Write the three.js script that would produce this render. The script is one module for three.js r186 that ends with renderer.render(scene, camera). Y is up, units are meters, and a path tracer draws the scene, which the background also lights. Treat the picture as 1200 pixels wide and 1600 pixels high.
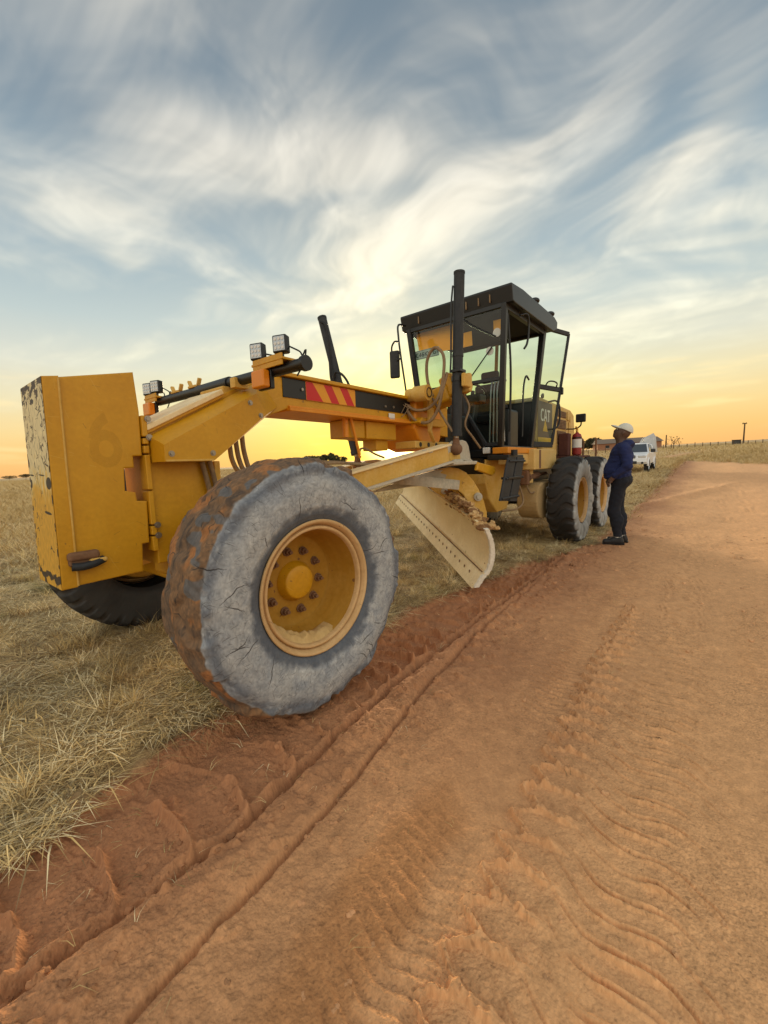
import * as THREE from 'three';
import { RoundedBoxGeometry } from 'three/addons/geometries/RoundedBoxGeometry.js';
import { ConvexGeometry } from 'three/addons/geometries/ConvexGeometry.js';
import { mergeGeometries, mergeVertices, toCreasedNormals } from 'three/addons/utils/BufferGeometryUtils.js';
import { MarchingCubes } from 'three/addons/objects/MarchingCubes.js';

// ------------------------------------------------------------------ camera
const scene = new THREE.Scene();
const camera = new THREE.PerspectiveCamera(102.73, 0.75, 0.05, 9000);
camera.position.set(0, 1.35, 0);
camera.rotation.order = 'YXZ';
camera.rotation.set(-0.127, 0, -0.0498);
scene.add(camera);

const renderer = new THREE.WebGLRenderer({ antialias: true });
renderer.setSize(768, 1024);
renderer.toneMapping = THREE.LinearToneMapping;
renderer.toneMappingExposure = 2.1;
renderer.outputColorSpace = THREE.SRGBColorSpace;
renderer.shadowMap.enabled = true;
renderer.shadowMap.type = THREE.PCFSoftShadowMap;

// ------------------------------------------------------------------ noise
function rng(seed) { let a = seed >>> 0; return () => { a = (a + 0x6D2B79F5) | 0; let t = Math.imul(a ^ (a >>> 15), 1 | a); t = (t + Math.imul(t ^ (t >>> 7), 61 | t)) ^ t; return ((t ^ (t >>> 14)) >>> 0) / 4294967296; }; }
const PERM = new Uint8Array(512);
{ const r = rng(77), p = [...Array(256).keys()]; for (let i = 255; i > 0; i--) { const j = Math.floor(r() * (i + 1)); [p[i], p[j]] = [p[j], p[i]]; } for (let i = 0; i < 512; i++) PERM[i] = p[i & 255]; }
const GX = [], GY = []; for (let i = 0; i < 256; i++) { GX.push(Math.cos(i * 2.39996)); GY.push(Math.sin(i * 2.39996)); }
function n2(x, y) {
  const xi = Math.floor(x), yi = Math.floor(y), fx = x - xi, fy = y - yi, X = xi & 255, Y = yi & 255;
  const u = fx * fx * fx * (fx * (fx * 6 - 15) + 10), v = fy * fy * fy * (fy * (fy * 6 - 15) + 10);
  const a = PERM[PERM[X] + Y], b = PERM[PERM[X + 1] + Y], c = PERM[PERM[X] + Y + 1], d = PERM[PERM[X + 1] + Y + 1];
  const na = GX[a] * fx + GY[a] * fy, nb = GX[b] * (fx - 1) + GY[b] * fy, nc = GX[c] * fx + GY[c] * (fy - 1), nd = GX[d] * (fx - 1) + GY[d] * (fy - 1);
  const p = na + u * (nb - na), q = nc + u * (nd - nc);
  return 1.5 * (p + v * (q - p));
}
function n3(x, y, z) {   // three-dimensional noise
  const xi = Math.floor(x), yi = Math.floor(y), zi = Math.floor(z), fx = x - xi, fy = y - yi, fz_ = z - zi, X = xi & 255, Y = yi & 255, Z = zi & 255;
  const u = fx * fx * (3 - 2 * fx), v = fy * fy * (3 - 2 * fy), w = fz_ * fz_ * (3 - 2 * fz_);
  const h = (a, b, c) => PERM[PERM[PERM[(X + a) & 255] + ((Y + b) & 255)] + ((Z + c) & 255)] / 127.5 - 1;
  const m = (c) => { const p = h(0, 0, c), q = h(1, 0, c), r = h(0, 1, c), s = h(1, 1, c), a = p + u * (q - p), b = r + u * (s - r); return a + v * (b - a); };
  const a = m(0), b = m(1); return a + w * (b - a);
}
function fbm3(x, y, z, o = 3) { let s = 0, a = 1, t = 0; for (let i = 0; i < o; i++) { s += a * n3(x, y, z); t += a; a *= .5; x = x * 2.03 + 17.3; y = y * 2.03 - 9.1; z = z * 2.03 + 3.7; } return s / t; }
function fbm(x, y, o = 4, g = 0.5) { let s = 0, a = 1, t = 0; for (let i = 0; i < o; i++) { s += a * n2(x, y); t += a; a *= g; x = x * 2.03 + 17.3; y = y * 2.03 - 9.1; } return s / t; }
const clamp = (x, a = 0, b = 1) => Math.min(b, Math.max(a, x));
const sst = (a, b, x) => { const t = clamp((x - a) / (b - a)); return t * t * (3 - 2 * t); };
const lerp = (a, b, t) => a + (b - a) * t;
const gauss = (x, s) => Math.exp(-(x * x) / (2 * s * s));
function table(pts) { return (x) => { if (x <= pts[0][0]) return pts[0][1]; for (let i = 1; i < pts.length; i++) if (x <= pts[i][0]) { const [a, b] = pts[i - 1], [c, d] = pts[i]; return b + (d - b) * (x - a) / (c - a); } return pts[pts.length - 1][1]; }; }

// ------------------------------------------------------------------ sky with thin evening cloud
const SUN = new THREE.Vector3(0.040, 0.0640, -0.9971).normalize();
{
  const W = 2048, H = 1024, data = new Float32Array(W * H * 4);
  // soft cloud bands and clear gaps: [x, y, half length, half width, angle, strength] on the plane z = -1
  const bands = [[-.216, .671, .425, .091, .034, .8], [-.612, .584, .285, .068, -.127, .6], [-.021, .61, .253, .08, .275, .6], [.061, .513, .366, .069, .362, .7], [.352, .645, .345, .069, .532, .7], [.641, .527, .287, .058, .735, .8], [.777, .69, .269, .087, .927, .6], [.603, .835, .321, .106, .442, .45], [.188, .89, .34, .074, .11, .35], [-.512, .798, .264, .082, -.63, .35], [-.031, .436, .188, .056, .281, .8], [.56, .253, .297, .051, .087, .75], [-.568, .481, .057, .025, -.213, .5], [.831, .498, .096, .017, .376, .5], [-.274, .343, .089, .021, -.047, .3], [-.698, .856, .22, .126, -.044, -.7], [-.329, .815, .273, .058, -.364, -.35], [.324, .723, .149, .046, .357, -.5], [-.08, .576, .358, .024, .083, -.45], [-.711, .398, .323, .071, -.047, -.7], [.556, .408, .225, .065, .375, -.6], [.677, .707, .071, .116, -.045, -.5], [-.002, .934, .164, .06, -.043, -.4], [.172, .343, .218, .057, .287, -.4]].map((b) => [...b, Math.cos(b[4]), Math.sin(b[4])]);
  const stops = [[0, .47, .24, .085], [2, .47, .285, .105], [4.5, .46, .335, .155], [8, .42, .365, .235], [12, .35, .355, .31], [17, .25, .295, .295], [24, .16, .215, .25], [34, .100, .140, .176], [50, .068, .098, .130], [90, .062, .090, .122]];
  const cool = [[0, .46, .36, .29], [5, .48, .40, .33], [12, .42, .40, .37], [24, .27, .30, .33], [40, .15, .20, .25], [90, .07, .11, .155]];
  const grad = (S, e, out) => { let i = 1; while (i < S.length - 1 && e > S[i][0]) i++; const a = S[i - 1], b = S[i], t = clamp((e - a[0]) / (b[0] - a[0])); for (let k = 0; k < 3; k++) out[k] = lerp(a[k + 1], b[k + 1], t); };
  const c1 = [0, 0, 0], c2 = [0, 0, 0];
  for (let j = 0; j < H; j++) {
    const el = ((j + 0.5) / H - 0.5) * Math.PI, cy = Math.cos(el), y = Math.sin(el), eld = el * 180 / Math.PI;
    for (let i = 0; i < W; i++) {
      const k = (j * W + i) * 4;
      if (eld < -0.6) { data[k] = .42; data[k + 1] = .27; data[k + 2] = .15; data[k + 3] = 1; continue; }
      const az = ((i + 0.5) / W - 0.5) * 2 * Math.PI, x = Math.cos(az) * cy, z = Math.sin(az) * cy;
      const cs = x * SUN.x + y * SUN.y + z * SUN.z, ang = Math.acos(clamp(cs, -1, 1)) * 180 / Math.PI;
      const e = Math.max(0, eld);
      grad(stops, e, c1); grad(cool, e, c2);
      const w = sst(60, 150, Math.abs(Math.atan2(x, -z)) * 180 / Math.PI);
      let r = lerp(c1[0], c2[0], w), g = lerp(c1[1], c2[1], w), b = lerp(c1[2], c2[2], w);
      // clouds
      const py = Math.max(y, 0.03) + 0.12, qx = x / py, qz = z / py;
      const wx = fbm(qx * 0.9 + 3.1, qz * 0.9, 3), wz = fbm(qx * 0.9 - 8.2, qz * 0.9 + 4.4, 3);
      const f1 = fbm(qx * 0.8 + wx * 1.1 + 11, qz * 1.25 + wz * 1.1 + 5, 5, 0.52);
      const f2 = fbm((qx * 0.8 + qz * 0.6) * 0.9 + wx * 1.4, (qz * 0.8 - qx * 0.6) * 3.6 + wz * 1.2 + 31, 5, 0.55);
      const f3 = fbm(qx * 3.1 + wx * 2.2 + f1, qz * 3.1 + wz * 2.2 + 2, 5, 0.6);
      const f4 = fbm((qx * 0.8 + qz * 0.6) * 2.4 + wx * 2.6, (qz * 0.8 - qx * 0.6) * 9.5 + wz * 3.4, 5, 0.6);
      let d = 0.62 + 0.60 * f1 + 0.42 * f2 + 0.32 * f3 + 0.22 * f4;
      if (z < -0.15) {
        const gx = x / -z + wx * 0.10 + f2 * .05, gy = y / -z + wz * 0.08 + f1 * .04; let m = 0;
        for (const q of bands) { const dx = gx - q[0], dy = gy - q[1], a = (dx * q[6] + dy * q[7]) / q[2], c = (dy * q[6] - dx * q[7]) / q[3], rr = a * a * 1.4 + c * c * 0.9; if (rr < 8) m += q[5] * Math.exp(-rr); }
        d = lerp(d, d * 0.86 - 0.12 + 0.52 * m, sst(0.15, 0.45, -z));
      }
      const fl = sst(55, 130, ang);   // clouds away from the sun, mostly unseen, made brighter and denser to light the ground
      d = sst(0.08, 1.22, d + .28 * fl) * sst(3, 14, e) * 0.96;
      const near = Math.exp(-ang / 30), bright = 0.86 + 0.34 * near;
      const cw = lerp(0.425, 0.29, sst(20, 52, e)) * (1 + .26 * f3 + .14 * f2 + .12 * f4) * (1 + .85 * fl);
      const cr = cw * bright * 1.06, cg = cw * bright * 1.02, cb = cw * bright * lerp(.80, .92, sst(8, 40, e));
      r = lerp(r, cr, d); g = lerp(g, cg, d); b = lerp(b, cb, d);
      // small glowing bars of low cloud
      const lowc = sst(.15, .6, fbm(az * 5 + 3, eld * 0.9, 4)) * sst(.6, 2.5, e) * (1 - sst(8, 13, e)) * 0.4;
      r = lerp(r, .62, lowc); g = lerp(g, .47, lowc); b = lerp(b, .25, lowc);
      // glow round the sun
      const g1 = Math.exp(-ang * ang / (2 * 2.0 * 2.0)) * 6, g2 = Math.exp(-ang / 7) * .95, g3 = Math.exp(-ang / 26) * 0.06;
      const yl = Math.exp(-ang / 15) * (1 - sst(4, 18, e)); b = b * (1 - .85 * yl); g = g * (1 + .18 * yl);
      r += g1 + g2 + g3; g += g1 * .82 + g2 * .66 + g3 * .8; b += g1 * .42 + g2 * .03 + g3 * .45;
      data[k] = r; data[k + 1] = g; data[k + 2] = b; data[k + 3] = 1;
    }
  }
  const sky = new THREE.DataTexture(data, W, H, THREE.RGBAFormat, THREE.FloatType);
  sky.mapping = THREE.EquirectangularReflectionMapping; sky.magFilter = THREE.LinearFilter; sky.minFilter = THREE.LinearFilter; sky.wrapS = THREE.RepeatWrapping; sky.needsUpdate = true;
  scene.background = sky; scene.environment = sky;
}
const sun = new THREE.DirectionalLight(new THREE.Color(1.0, 0.76, 0.46), 3.2);
sun.position.copy(SUN).multiplyScalar(60); sun.target.position.set(0, 0, -4);
sun.position.add(sun.target.position);
sun.castShadow = true; sun.shadow.radius = 22; sun.shadow.mapSize.set(4096, 4096);
Object.assign(sun.shadow.camera, { left: -30, right: 30, top: 14, bottom: -14, near: 1, far: 140 });
scene.add(sun, sun.target);

// ------------------------------------------------------------------ where the machine stands; its own axes: x to its left, y up, z forward
const YAW = -0.6761, PITCH = -0.02427, OX = -1.3645, OZ = -2.9415;
const cYaw = Math.cos(YAW), sYaw = Math.sin(YAW);
function toLocal(X, Z) { const dx = X - OX, dz = Z - OZ; return [dx * cYaw - dz * sYaw, dx * sYaw + dz * cYaw]; }   // [left, forward]
function toWorld(lx, lz) { return [OX + lx * cYaw + lz * sYaw, OZ - lx * sYaw + lz * cYaw]; }

// ------------------------------------------------------------------ helpers
const used = new Map();
function numbered(n) { const k = used.get(n) ?? 0; used.set(n, k + 1); return k ? `${n}_${String(k).padStart(3, '0')}` : n; }
function tag(o, label, category, group, kind) { if (label) o.userData.label = label; if (category) o.userData.category = category; if (group) o.userData.group = group; if (kind) o.userData.kind = kind; return o; }
function boxUV(g) {
  const p = g.attributes.position, n = g.attributes.normal, uv = new Float32Array(p.count * 2);
  for (let i = 0; i < p.count; i += 3) {
    let ax = 0, ay = 0, az = 0; for (let k = 0; k < 3; k++) { ax += Math.abs(n.getX(i + k)); ay += Math.abs(n.getY(i + k)); az += Math.abs(n.getZ(i + k)); }
    for (let k = 0; k < 3; k++) { const x = p.getX(i + k), y = p.getY(i + k), z = p.getZ(i + k); let u, v; if (ax >= ay && ax >= az) { u = z; v = y; } else if (ay >= az) { u = x; v = z; } else { u = x; v = y; } uv[2 * (i + k)] = u; uv[2 * (i + k) + 1] = v; }
  }
  g.setAttribute('uv', new THREE.BufferAttribute(uv, 2)); return g;
}
function fuse(list) {
  const gs = (Array.isArray(list) ? list : [list]).flat(9).map((g) => { const q = g.index ? g.toNonIndexed() : g; for (const a of Object.keys(q.attributes)) if (a !== 'position' && a !== 'normal') q.deleteAttribute(a); return q; });
  return boxUV(gs.length > 1 ? mergeGeometries(gs) : gs[0]);
}
function part(name, list, mat, parent = scene) { const m = new THREE.Mesh(fuse(list), mat); m.name = parent === scene ? numbered(name) : name; m.castShadow = m.receiveShadow = true; parent.add(m); return m; }
function rawPart(name, geo, mat, parent = scene) { const m = new THREE.Mesh(geo, mat); m.name = parent === scene ? numbered(name) : name; m.castShadow = m.receiveShadow = true; parent.add(m); return m; }
function group(name, parent = scene) { const o = new THREE.Group(); o.name = parent === scene ? numbered(name) : name; parent.add(o); return o; }
const V = (x, y, z) => new THREE.Vector3(x, y, z);
function box(x0, x1, y0, y1, z0, z1, r = 0) {
  const w = Math.abs(x1 - x0), h = Math.abs(y1 - y0), d = Math.abs(z1 - z0);
  const g = r > 0 ? new RoundedBoxGeometry(w, h, d, 2, Math.min(r, w / 2.05, h / 2.05, d / 2.05)) : new THREE.BoxGeometry(w, h, d);
  return g.translate((x0 + x1) / 2, (y0 + y1) / 2, (z0 + z1) / 2);
}
function prism(zy, x0, x1, bevel = 0.006, curve = 1) {   // outline in the (z, y) plane, thick from x0 to x1
  const s = new THREE.Shape(zy.map(([z, y]) => new THREE.Vector2(-z, y)));
  const g = new THREE.ExtrudeGeometry(s, { depth: x1 - x0 - 2 * bevel, bevelEnabled: bevel > 0, bevelThickness: bevel, bevelSize: bevel, bevelOffset: -bevel, bevelSegments: curve });
  return g.translate(0, 0, bevel).rotateY(Math.PI / 2).translate(x0, 0, 0);
}
function orient(g, a, b) { const d = b.clone().sub(a), q = new THREE.Quaternion().setFromUnitVectors(V(0, 1, 0), d.clone().normalize()); return g.applyQuaternion(q).translate((a.x + b.x) / 2, (a.y + b.y) / 2, (a.z + b.z) / 2); }
function rod(a, b, r0, r1 = r0, n = 20) { a = V(...a); b = V(...b); return orient(new THREE.CylinderGeometry(r1, r0, a.distanceTo(b), n), a, b); }
function beam(a, b, w, d, r = 0.006, up = [1, 0, 0]) {   // a bar from a to b; w is its size along up (as near as square to the bar allows)
  a = V(...a); b = V(...b); const y = b.clone().sub(a), l = y.length(); y.normalize(); const x = V(...up); x.addScaledVector(y, -x.dot(y)).normalize(); const z = x.clone().cross(y);
  const g = r > 0 ? new RoundedBoxGeometry(w, l, d, 1, r) : new THREE.BoxGeometry(w, l, d);
  return g.applyMatrix4(new THREE.Matrix4().makeBasis(x, y, z)).translate((a.x + b.x) / 2, (a.y + b.y) / 2, (a.z + b.z) / 2);
}
function pipe(pts, r, n = 40, m = 8) { return new THREE.TubeGeometry(new THREE.CatmullRomCurve3(pts.map((p) => V(...p)), false, 'centripetal'), n, r, m, false); }
function lathe(xr, n = 64) {   // profile of [x, radius] turned round the x axis
  return new THREE.LatheGeometry(xr.map(([x, r]) => new THREE.Vector2(r, x)), n).rotateZ(-Math.PI / 2);
}
function panel(pts, t = 0.006) {   // a flat sheet with thickness through 3 or more points in order
  const p = pts.map((q) => V(...q)), n = p[1].clone().sub(p[0]).cross(p[p.length - 1].clone().sub(p[0])).normalize().multiplyScalar(t / 2), pos = [];
  const f = p.map((q) => q.clone().add(n)), k = p.map((q) => q.clone().sub(n)), tri = (a, b, c) => pos.push(a.x, a.y, a.z, b.x, b.y, b.z, c.x, c.y, c.z);
  for (let i = 1; i < p.length - 1; i++) { tri(f[0], f[i], f[i + 1]); tri(k[0], k[i + 1], k[i]); }
  for (let i = 0; i < p.length; i++) { const j = (i + 1) % p.length; tri(f[i], k[i], k[j]); tri(f[i], k[j], f[j]); }
  const g = new THREE.BufferGeometry(); g.setAttribute('position', new THREE.Float32BufferAttribute(pos, 3)); g.computeVertexNormals(); return g;
}
function sheet(pts) {   // one pane of glass
  const pos = []; for (let i = 1; i < pts.length - 1; i++) pos.push(...pts[0], ...pts[i], ...pts[i + 1]);
  const g = new THREE.BufferGeometry(); g.setAttribute('position', new THREE.Float32BufferAttribute(pos, 3)); g.computeVertexNormals(); return g;
}
// ------------------------------------------------------------------ textures and materials
function tex(w, h, fn, srgb = true, repeat = 1) {
  const d = new Uint8Array(w * h * 4), o = [0, 0, 0];
  for (let j = 0; j < h; j++) for (let i = 0; i < w; i++) { fn((i + .5) / w, (j + .5) / h, o); const k = (j * w + i) * 4; d[k] = clamp(o[0], 0, 255); d[k + 1] = clamp(o[1], 0, 255); d[k + 2] = clamp(o[2], 0, 255); d[k + 3] = 255; }
  const t = new THREE.DataTexture(d, w, h, THREE.RGBAFormat); t.magFilter = THREE.LinearFilter; t.minFilter = THREE.LinearMipmapLinearFilter; t.generateMipmaps = true; t.wrapS = t.wrapT = THREE.RepeatWrapping; t.repeat.set(repeat, repeat);
  if (srgb) t.colorSpace = THREE.SRGBColorSpace; t.needsUpdate = true; return t;
}
// noise that repeats every 1 in u and v
function tn(u, v, s, o = 4, ox = 0) { const a = fbm(u * s + ox, v * s, o), b = fbm((u - 1) * s + ox, v * s, o), c = fbm(u * s + ox, (v - 1) * s, o), d = fbm((u - 1) * s + ox, (v - 1) * s, o); const x = sst(0, 1, u), y = sst(0, 1, v); return lerp(lerp(a, b, x), lerp(c, d, x), y); }
function paint(base, dust, chip, seed, dustAmt = 0.35, chipAmt = 0.5) {
  const S = 512, scr = new Float32Array(S * S), R = rng(seed * 31 + 5);   // fine scratches and nicks
  for (let k = 0; k < 70; k++) { let x = R() * S, y = R() * S, a = (R() < .6 ? .2 : 1.4) + (R() - .5) * 1.2; const n = 6 + Math.floor(60 * R() * R()), w = (R() < .75 ? 1 : -1) * (.35 + .65 * R()); for (let i = 0; i < n; i++) { a += (R() - .5) * .12; x += Math.cos(a); y += Math.sin(a); scr[((Math.floor(y) + 8 * S) % S) * S + (Math.floor(x) + 8 * S) % S] = w; } }
  return tex(512, 512, (u, v, o) => {
    const n1 = tn(u, v, 5, 4, seed), n2_ = tn(u, v, 40, 2, seed + 7), n3 = tn(u, v, 14, 4, seed + 19), st = tn(u, v * .25, 22, 3, seed + 31);
    const d = clamp(dustAmt * (0.35 + 0.9 * n1 + 0.35 * n2_ + 0.4 * st)), c = sst(0.54 - .14 * chipAmt, 0.60 - .14 * chipAmt, n3 + 0.30 * n2_) * chipAmt;
    const m = 1 + 0.07 * n1 + 0.05 * n2_, sc = scr[Math.min(S - 1, Math.floor(v * S)) * S + Math.min(S - 1, Math.floor(u * S))];
    for (let k = 0; k < 3; k++) { let q = lerp(lerp(base[k], dust[k], d), chip[k], c) * m; q = sc > 0 ? lerp(q, dust[k] * 1.1, sc * .55) : lerp(q, chip[k] * .8, -sc * .7); o[k] = q; }
  });
}
const std = (o) => new THREE.MeshStandardMaterial(o);
const grit = tex(256, 256, (u, v, o) => { const n = 128 + 70 * tn(u, v, 60, 2) + 50 * tn(u, v, 16, 3, 4); o[0] = o[1] = o[2] = n; }, false);
const YEL = [196, 140, 4], DUST = [196, 164, 112], RUST = [92, 58, 34];
const M = {
  yellow: std({ map: paint(YEL, DUST, [120, 84, 36], 3, .17, .6), roughness: .5, bumpMap: grit, bumpScale: .0006 }),
  yellowDust: std({ map: paint([202, 156, 62], [205, 178, 130], RUST, 13, .6, .5), roughness: .75, bumpMap: grit, bumpScale: .001 }),
  tan: std({ map: paint([205, 168, 92], [208, 184, 138], RUST, 23, .55, .4), roughness: .7, bumpMap: grit, bumpScale: .0008 }),
  orange: std({ map: paint([214, 132, 16], DUST, RUST, 33, .2, .3), roughness: .5 }),
  cream: std({ map: paint([230, 204, 152], [236, 222, 190], [138, 100, 58], 43, .55, .65), roughness: .55, bumpMap: grit, bumpScale: .001 }),
  dusty: std({ map: paint([176, 168, 150], [212, 200, 178], [122, 98, 66], 53, .7, .7), roughness: .95, bumpMap: grit, bumpScale: .003 }),
  black: std({ map: paint([13, 14, 15], [60, 54, 46], [40, 38, 34], 63, .06, .25), roughness: .42 }),
  blackDust: std({ map: paint([28, 31, 35], [92, 88, 80], [14, 14, 16], 73, .36, .4), roughness: .65, bumpMap: grit, bumpScale: .001 }),
  rubber: std({ color: new THREE.Color(0x1c1c1d), roughness: .75 }),
  hose: std({ map: paint([120, 98, 72], [176, 150, 112], [70, 56, 42], 83, .6, .5), roughness: .8 }),
  steel: std({ color: new THREE.Color(0x9a9184), roughness: .35, metalness: .8 }),
  rust: std({ map: paint([108, 76, 54], [150, 118, 84], [66, 44, 32], 93, .5, .6), roughness: .9, bumpMap: grit, bumpScale: .002 }),
  white: std({ color: new THREE.Color(0xd8d6cf), roughness: .5 }),
  glass: new THREE.MeshPhysicalMaterial({ color: new THREE.Color(0xd2e2de), roughness: .03, transmission: 1, thickness: 0, ior: 1.5 }),
  lens: new THREE.MeshPhysicalMaterial({ color: new THREE.Color(0x9fa4a8), roughness: .18, metalness: .4, clearcoat: 1 }),
  amber: std({ color: new THREE.Color(0xd8810f), roughness: .4 }),
  cloth: std({ color: new THREE.Color(0x1c1d20), roughness: .95 }),
  red: std({ map: paint([138, 26, 22], [150, 100, 76], [70, 30, 24], 103, .25, .4), roughness: .45 }),
};
// ------------------------------------------------------------------ ground
const grassEdge = table([[-60, .9], [-33, 1.0], [-20, 1.35], [-12, 1.45], [-7, 1.5], [-5.6, 1.45], [-4.3, 1.15], [-3, .86], [-1.3, .68], [.4, .78], [1, .9], [3, .8], [8, .8]]);
const rut1 = table([[-40, 1.3], [-5.4, 1.27], [-3.1, 1.36], [-.64, 1.40], [.7, 1.53], [1.4, 1.48], [3, 1.45]]);
const rut2 = table([[-6, 1.34], [-2.84, 1.46], [-1.09, 1.54], [-.42, 1.63], [.29, 1.76], [1.25, 1.83], [3, 1.95]]);
function baseHeight(X, Z, lz) {
  const s = -lz, a = s < 0 ? 0 : s < 1 ? s * s * .5 : s - .5;
  let y = -0.02427 * Math.min(a + .5 * sst(0, 1, s), 8);
  y += 0.06 * sst(10, 26, s);
  return y;
}
// the raised grass bank on the far side of the road, and the low hill behind it
const bankEdge = table([[-140, 60], [-70, 46], [-46.6, 31.5], [-36, 27.2], [-25.6, 24.1], [-10, 22], [20, 20], [80, 20]]);   // x of its foot for each z
function zones(X, Z, lx, lz) {
  const e = grassEdge(lz) + 0.10 * fbm(lx * 2.1 + 5, lz * 2.1, 3) + .04 * n2(lx * 14, lz * 14);
  let verge = sst(.06, -.06, lx - e);                             // grass on the machine's side of the road
  const bank = sst(-.4, .6, X - bankEdge(Z) + .9 * fbm(X * .3, Z * .3, 3));
  const far = -Z;                                                  // the road swings left behind the parked pickup
  const cross = gauss(far - 48 - .05 * X + 1.2 * n2(X * .1, 3), 2.6) * sst(8, 20, X) * .9;
  if (far > 40) verge = Math.max(verge, sst(-2, 2, X - 0 + 400)); // beyond the bend it is field everywhere
  let g = Math.max(verge, bank); g = g * (1 - clamp(cross * 1.3));
  return [g, bank, verge];
}
function chev(lz, u, step, amp) { const p = (lz + amp * u) / step; return Math.abs(p - Math.round(p)) * step; }
function relief(X, Z, lx, lz, g) {   // the small relief of the earth, and how much each kind of mark is there
  const dirt = 1 - g; let h = 0;
  const near = Math.hypot(X, Z);
  h += .022 * fbm(lx * 1.1, lz * 1.1, 3) + (near < 40 ? .008 * fbm(lx * 5 + 9, lz * 5, 3) : 0);
  if (g > .02) h += g * (.05 * fbm(lx * 1.9 + 4, lz * 1.9, 3) + .02 * fbm(lx * 7, lz * 7, 2) + .02);
  if (near > 45) return h;
  if (dirt > .02) {
    const rough = sst(2.25, 1.4, lx), wob = .025 * fbm(lx * 3, lz * 3, 3);
    let t = 0;
    const r1 = rut1(lz), d1 = lx - r1 + wob * .5, band = sst(-.58, -.50, d1) * sst(.02, -.02, d1);
    t += (.004 + .010 * rough * (1 - .7 * band)) * fbm(lx * 11 + 2, lz * 11, 4) + (.0035 + .004 * rough) * fbm(lx * 38, lz * 38, 3);
    const cl = fbm(lx * 8 + 40, lz * 8, 3); t += rough * .030 * (1 - .8 * band) * sst(.22, .5, cl);
    // sunk wheel track with the ridges that the lugs left
    t -= .040 * band;
    if (band > .01) {
      const u = (d1 + .28) / .28, keep = sst(-.25, .2, fbm(lx * 2.4 + 3, lz * 2.4, 3) + .12);
      const st = lz > 0 ? .24 : .155, wv = .045 * fbm(lx * 4.5 + 8, lz * 4.5, 3) + .012 * fbm(lx * 16, lz * 16, 2), c1 = chev(lz + wv, 1 - u * u * .8 + .35 * u, st, lz > 0 ? .10 : .13), c2 = chev(lz + .12 + wv * 1.5, u * .9 + .3 * n2(lz * 3, 7), st * 1.31, .05);
      t += band * (.15 + .85 * keep) * (.046 * gauss(c1, .0095) * sst(-1.1, -.8, u) + .034 * gauss(c2, .0085) * gauss(u + .45, .30)) * clamp(0.8 + 1.1 * fbm(lx * 10, lz * 10, 3), 0, 1.4) * (lz > 0 ? 1 : 1.25);
    }
    t -= .070 * gauss(d1 - .022, .015) * sst(9, 2, -lz); t += .030 * gauss(d1 + .022, .015) * sst(9, 2, -lz) * (1 + 1.2 * fbm(lx * 9, lz * 6, 2));
    t += .012 * gauss(d1 - .12 + wob, .035) * (1 + fbm(lx * 6, lz * 5, 3) * 2.2);
    // thin crack-like second line
    const d2 = lx - rut2(lz) + .02 * fbm(lz * 1.7, 3, 2); t -= .034 * gauss(d2, .008) * sst(-3.6, -2, lz); t += .008 * gauss(d2 + .05, .03) * (1 + 2 * fbm(lx * 8, lz * 8, 2));
    // lug marks in the soft sand further over
    const d3 = lx - 2.40 - .02 * Math.sin(lz * 1.1), w3 = gauss(d3, .085) * sst(-3.4, -1.4, lz) * sst(-.4, .05, fbm(lx + 9, lz * 1.3, 2) + .25);
    if (w3 > .02) {
      const ph = lz / .135, fr = ph - Math.round(ph), zig = d3 - .040 * Math.cos(fr * 6.283) - .012 * fbm(lx * 18, lz * 18, 2);
      const dm = Math.min(Math.abs(zig), Math.abs(fr * .135 + .01 * fbm(lx * 25, lz * 25, 2)) + .05 * sst(.03, -.03, d3)); t += sst(.04, .35, w3) * (.026 * sst(.019, .007, dm) * sst(-.55, -.1, fbm(lx * 13 + 3, lz * 13, 3)) * (.8 + .9 * fbm(lx * 30, lz * 30, 2)) - .006);
    }
    // paired wavy ridges of a road tyre
    const d4 = lx - 2.78 - .012 * lz, w4 = gauss(d4, .13) * sst(-11, -5, lz) * sst(-.75, -.1, fbm(lx * .9 + 2, lz * .9 + 7, 2) + .2);
    if (w4 > .03) {
      const q = lz - .34 * d4 + .035 * Math.sin(d4 * 16) + .012 * fbm(lx * 5, lz * 5, 2), st = .090, fr = q / st - Math.round(q / st);
      t += w4 * (.014 * gauss(fr * st - .011, .0050) + .012 * gauss(fr * st + .012, .0050) - .008 * gauss(fr * st, .004)) * clamp(.8 + 1.3 * fbm(lx * 7 + 2, lz * 7, 3), 0, 1.5);
    }
    for (const [c, a] of [[2.25, .006], [3.2, .008], [3.65, .008], [4.3, .007]]) { const d5 = lx - c - .03 * Math.sin(lz * .7), w = gauss(d5, .10); if (w > .03) { const q = (lz + .3 * Math.abs(d5)) / .05; t += w * a * Math.cos(q * 6.283) * sst(-.3, .3, fbm(lx * .7, lz * .7 + c, 2)); } }
    // shallow wheel-worn lanes
    t -= .02 * gauss(lx - 3.3, .35) + .02 * gauss(lx - 5.2, .4) - .02 * gauss(lx - 4.2, .5);
    if (lz < -5) { const d6 = lx - (1.0 + (-lz - 9) * .27 ), w6 = gauss(d6, .16) * sst(-7.5, -9, lz) * sst(-22, -16, lz); t += .06 * w6 * (1 + fbm(lx * 4, lz * 4, 3)); }
    h += dirt * t;
  }
  return h;
}
function groundY(X, Z) { const [lx, lz] = toLocal(X, Z), [g, bank] = zones(X, Z, lx, lz); return baseHeight(X, Z, lz) + relief(X, Z, lx, lz, g) + lift(X, Z, bank); }
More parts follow.
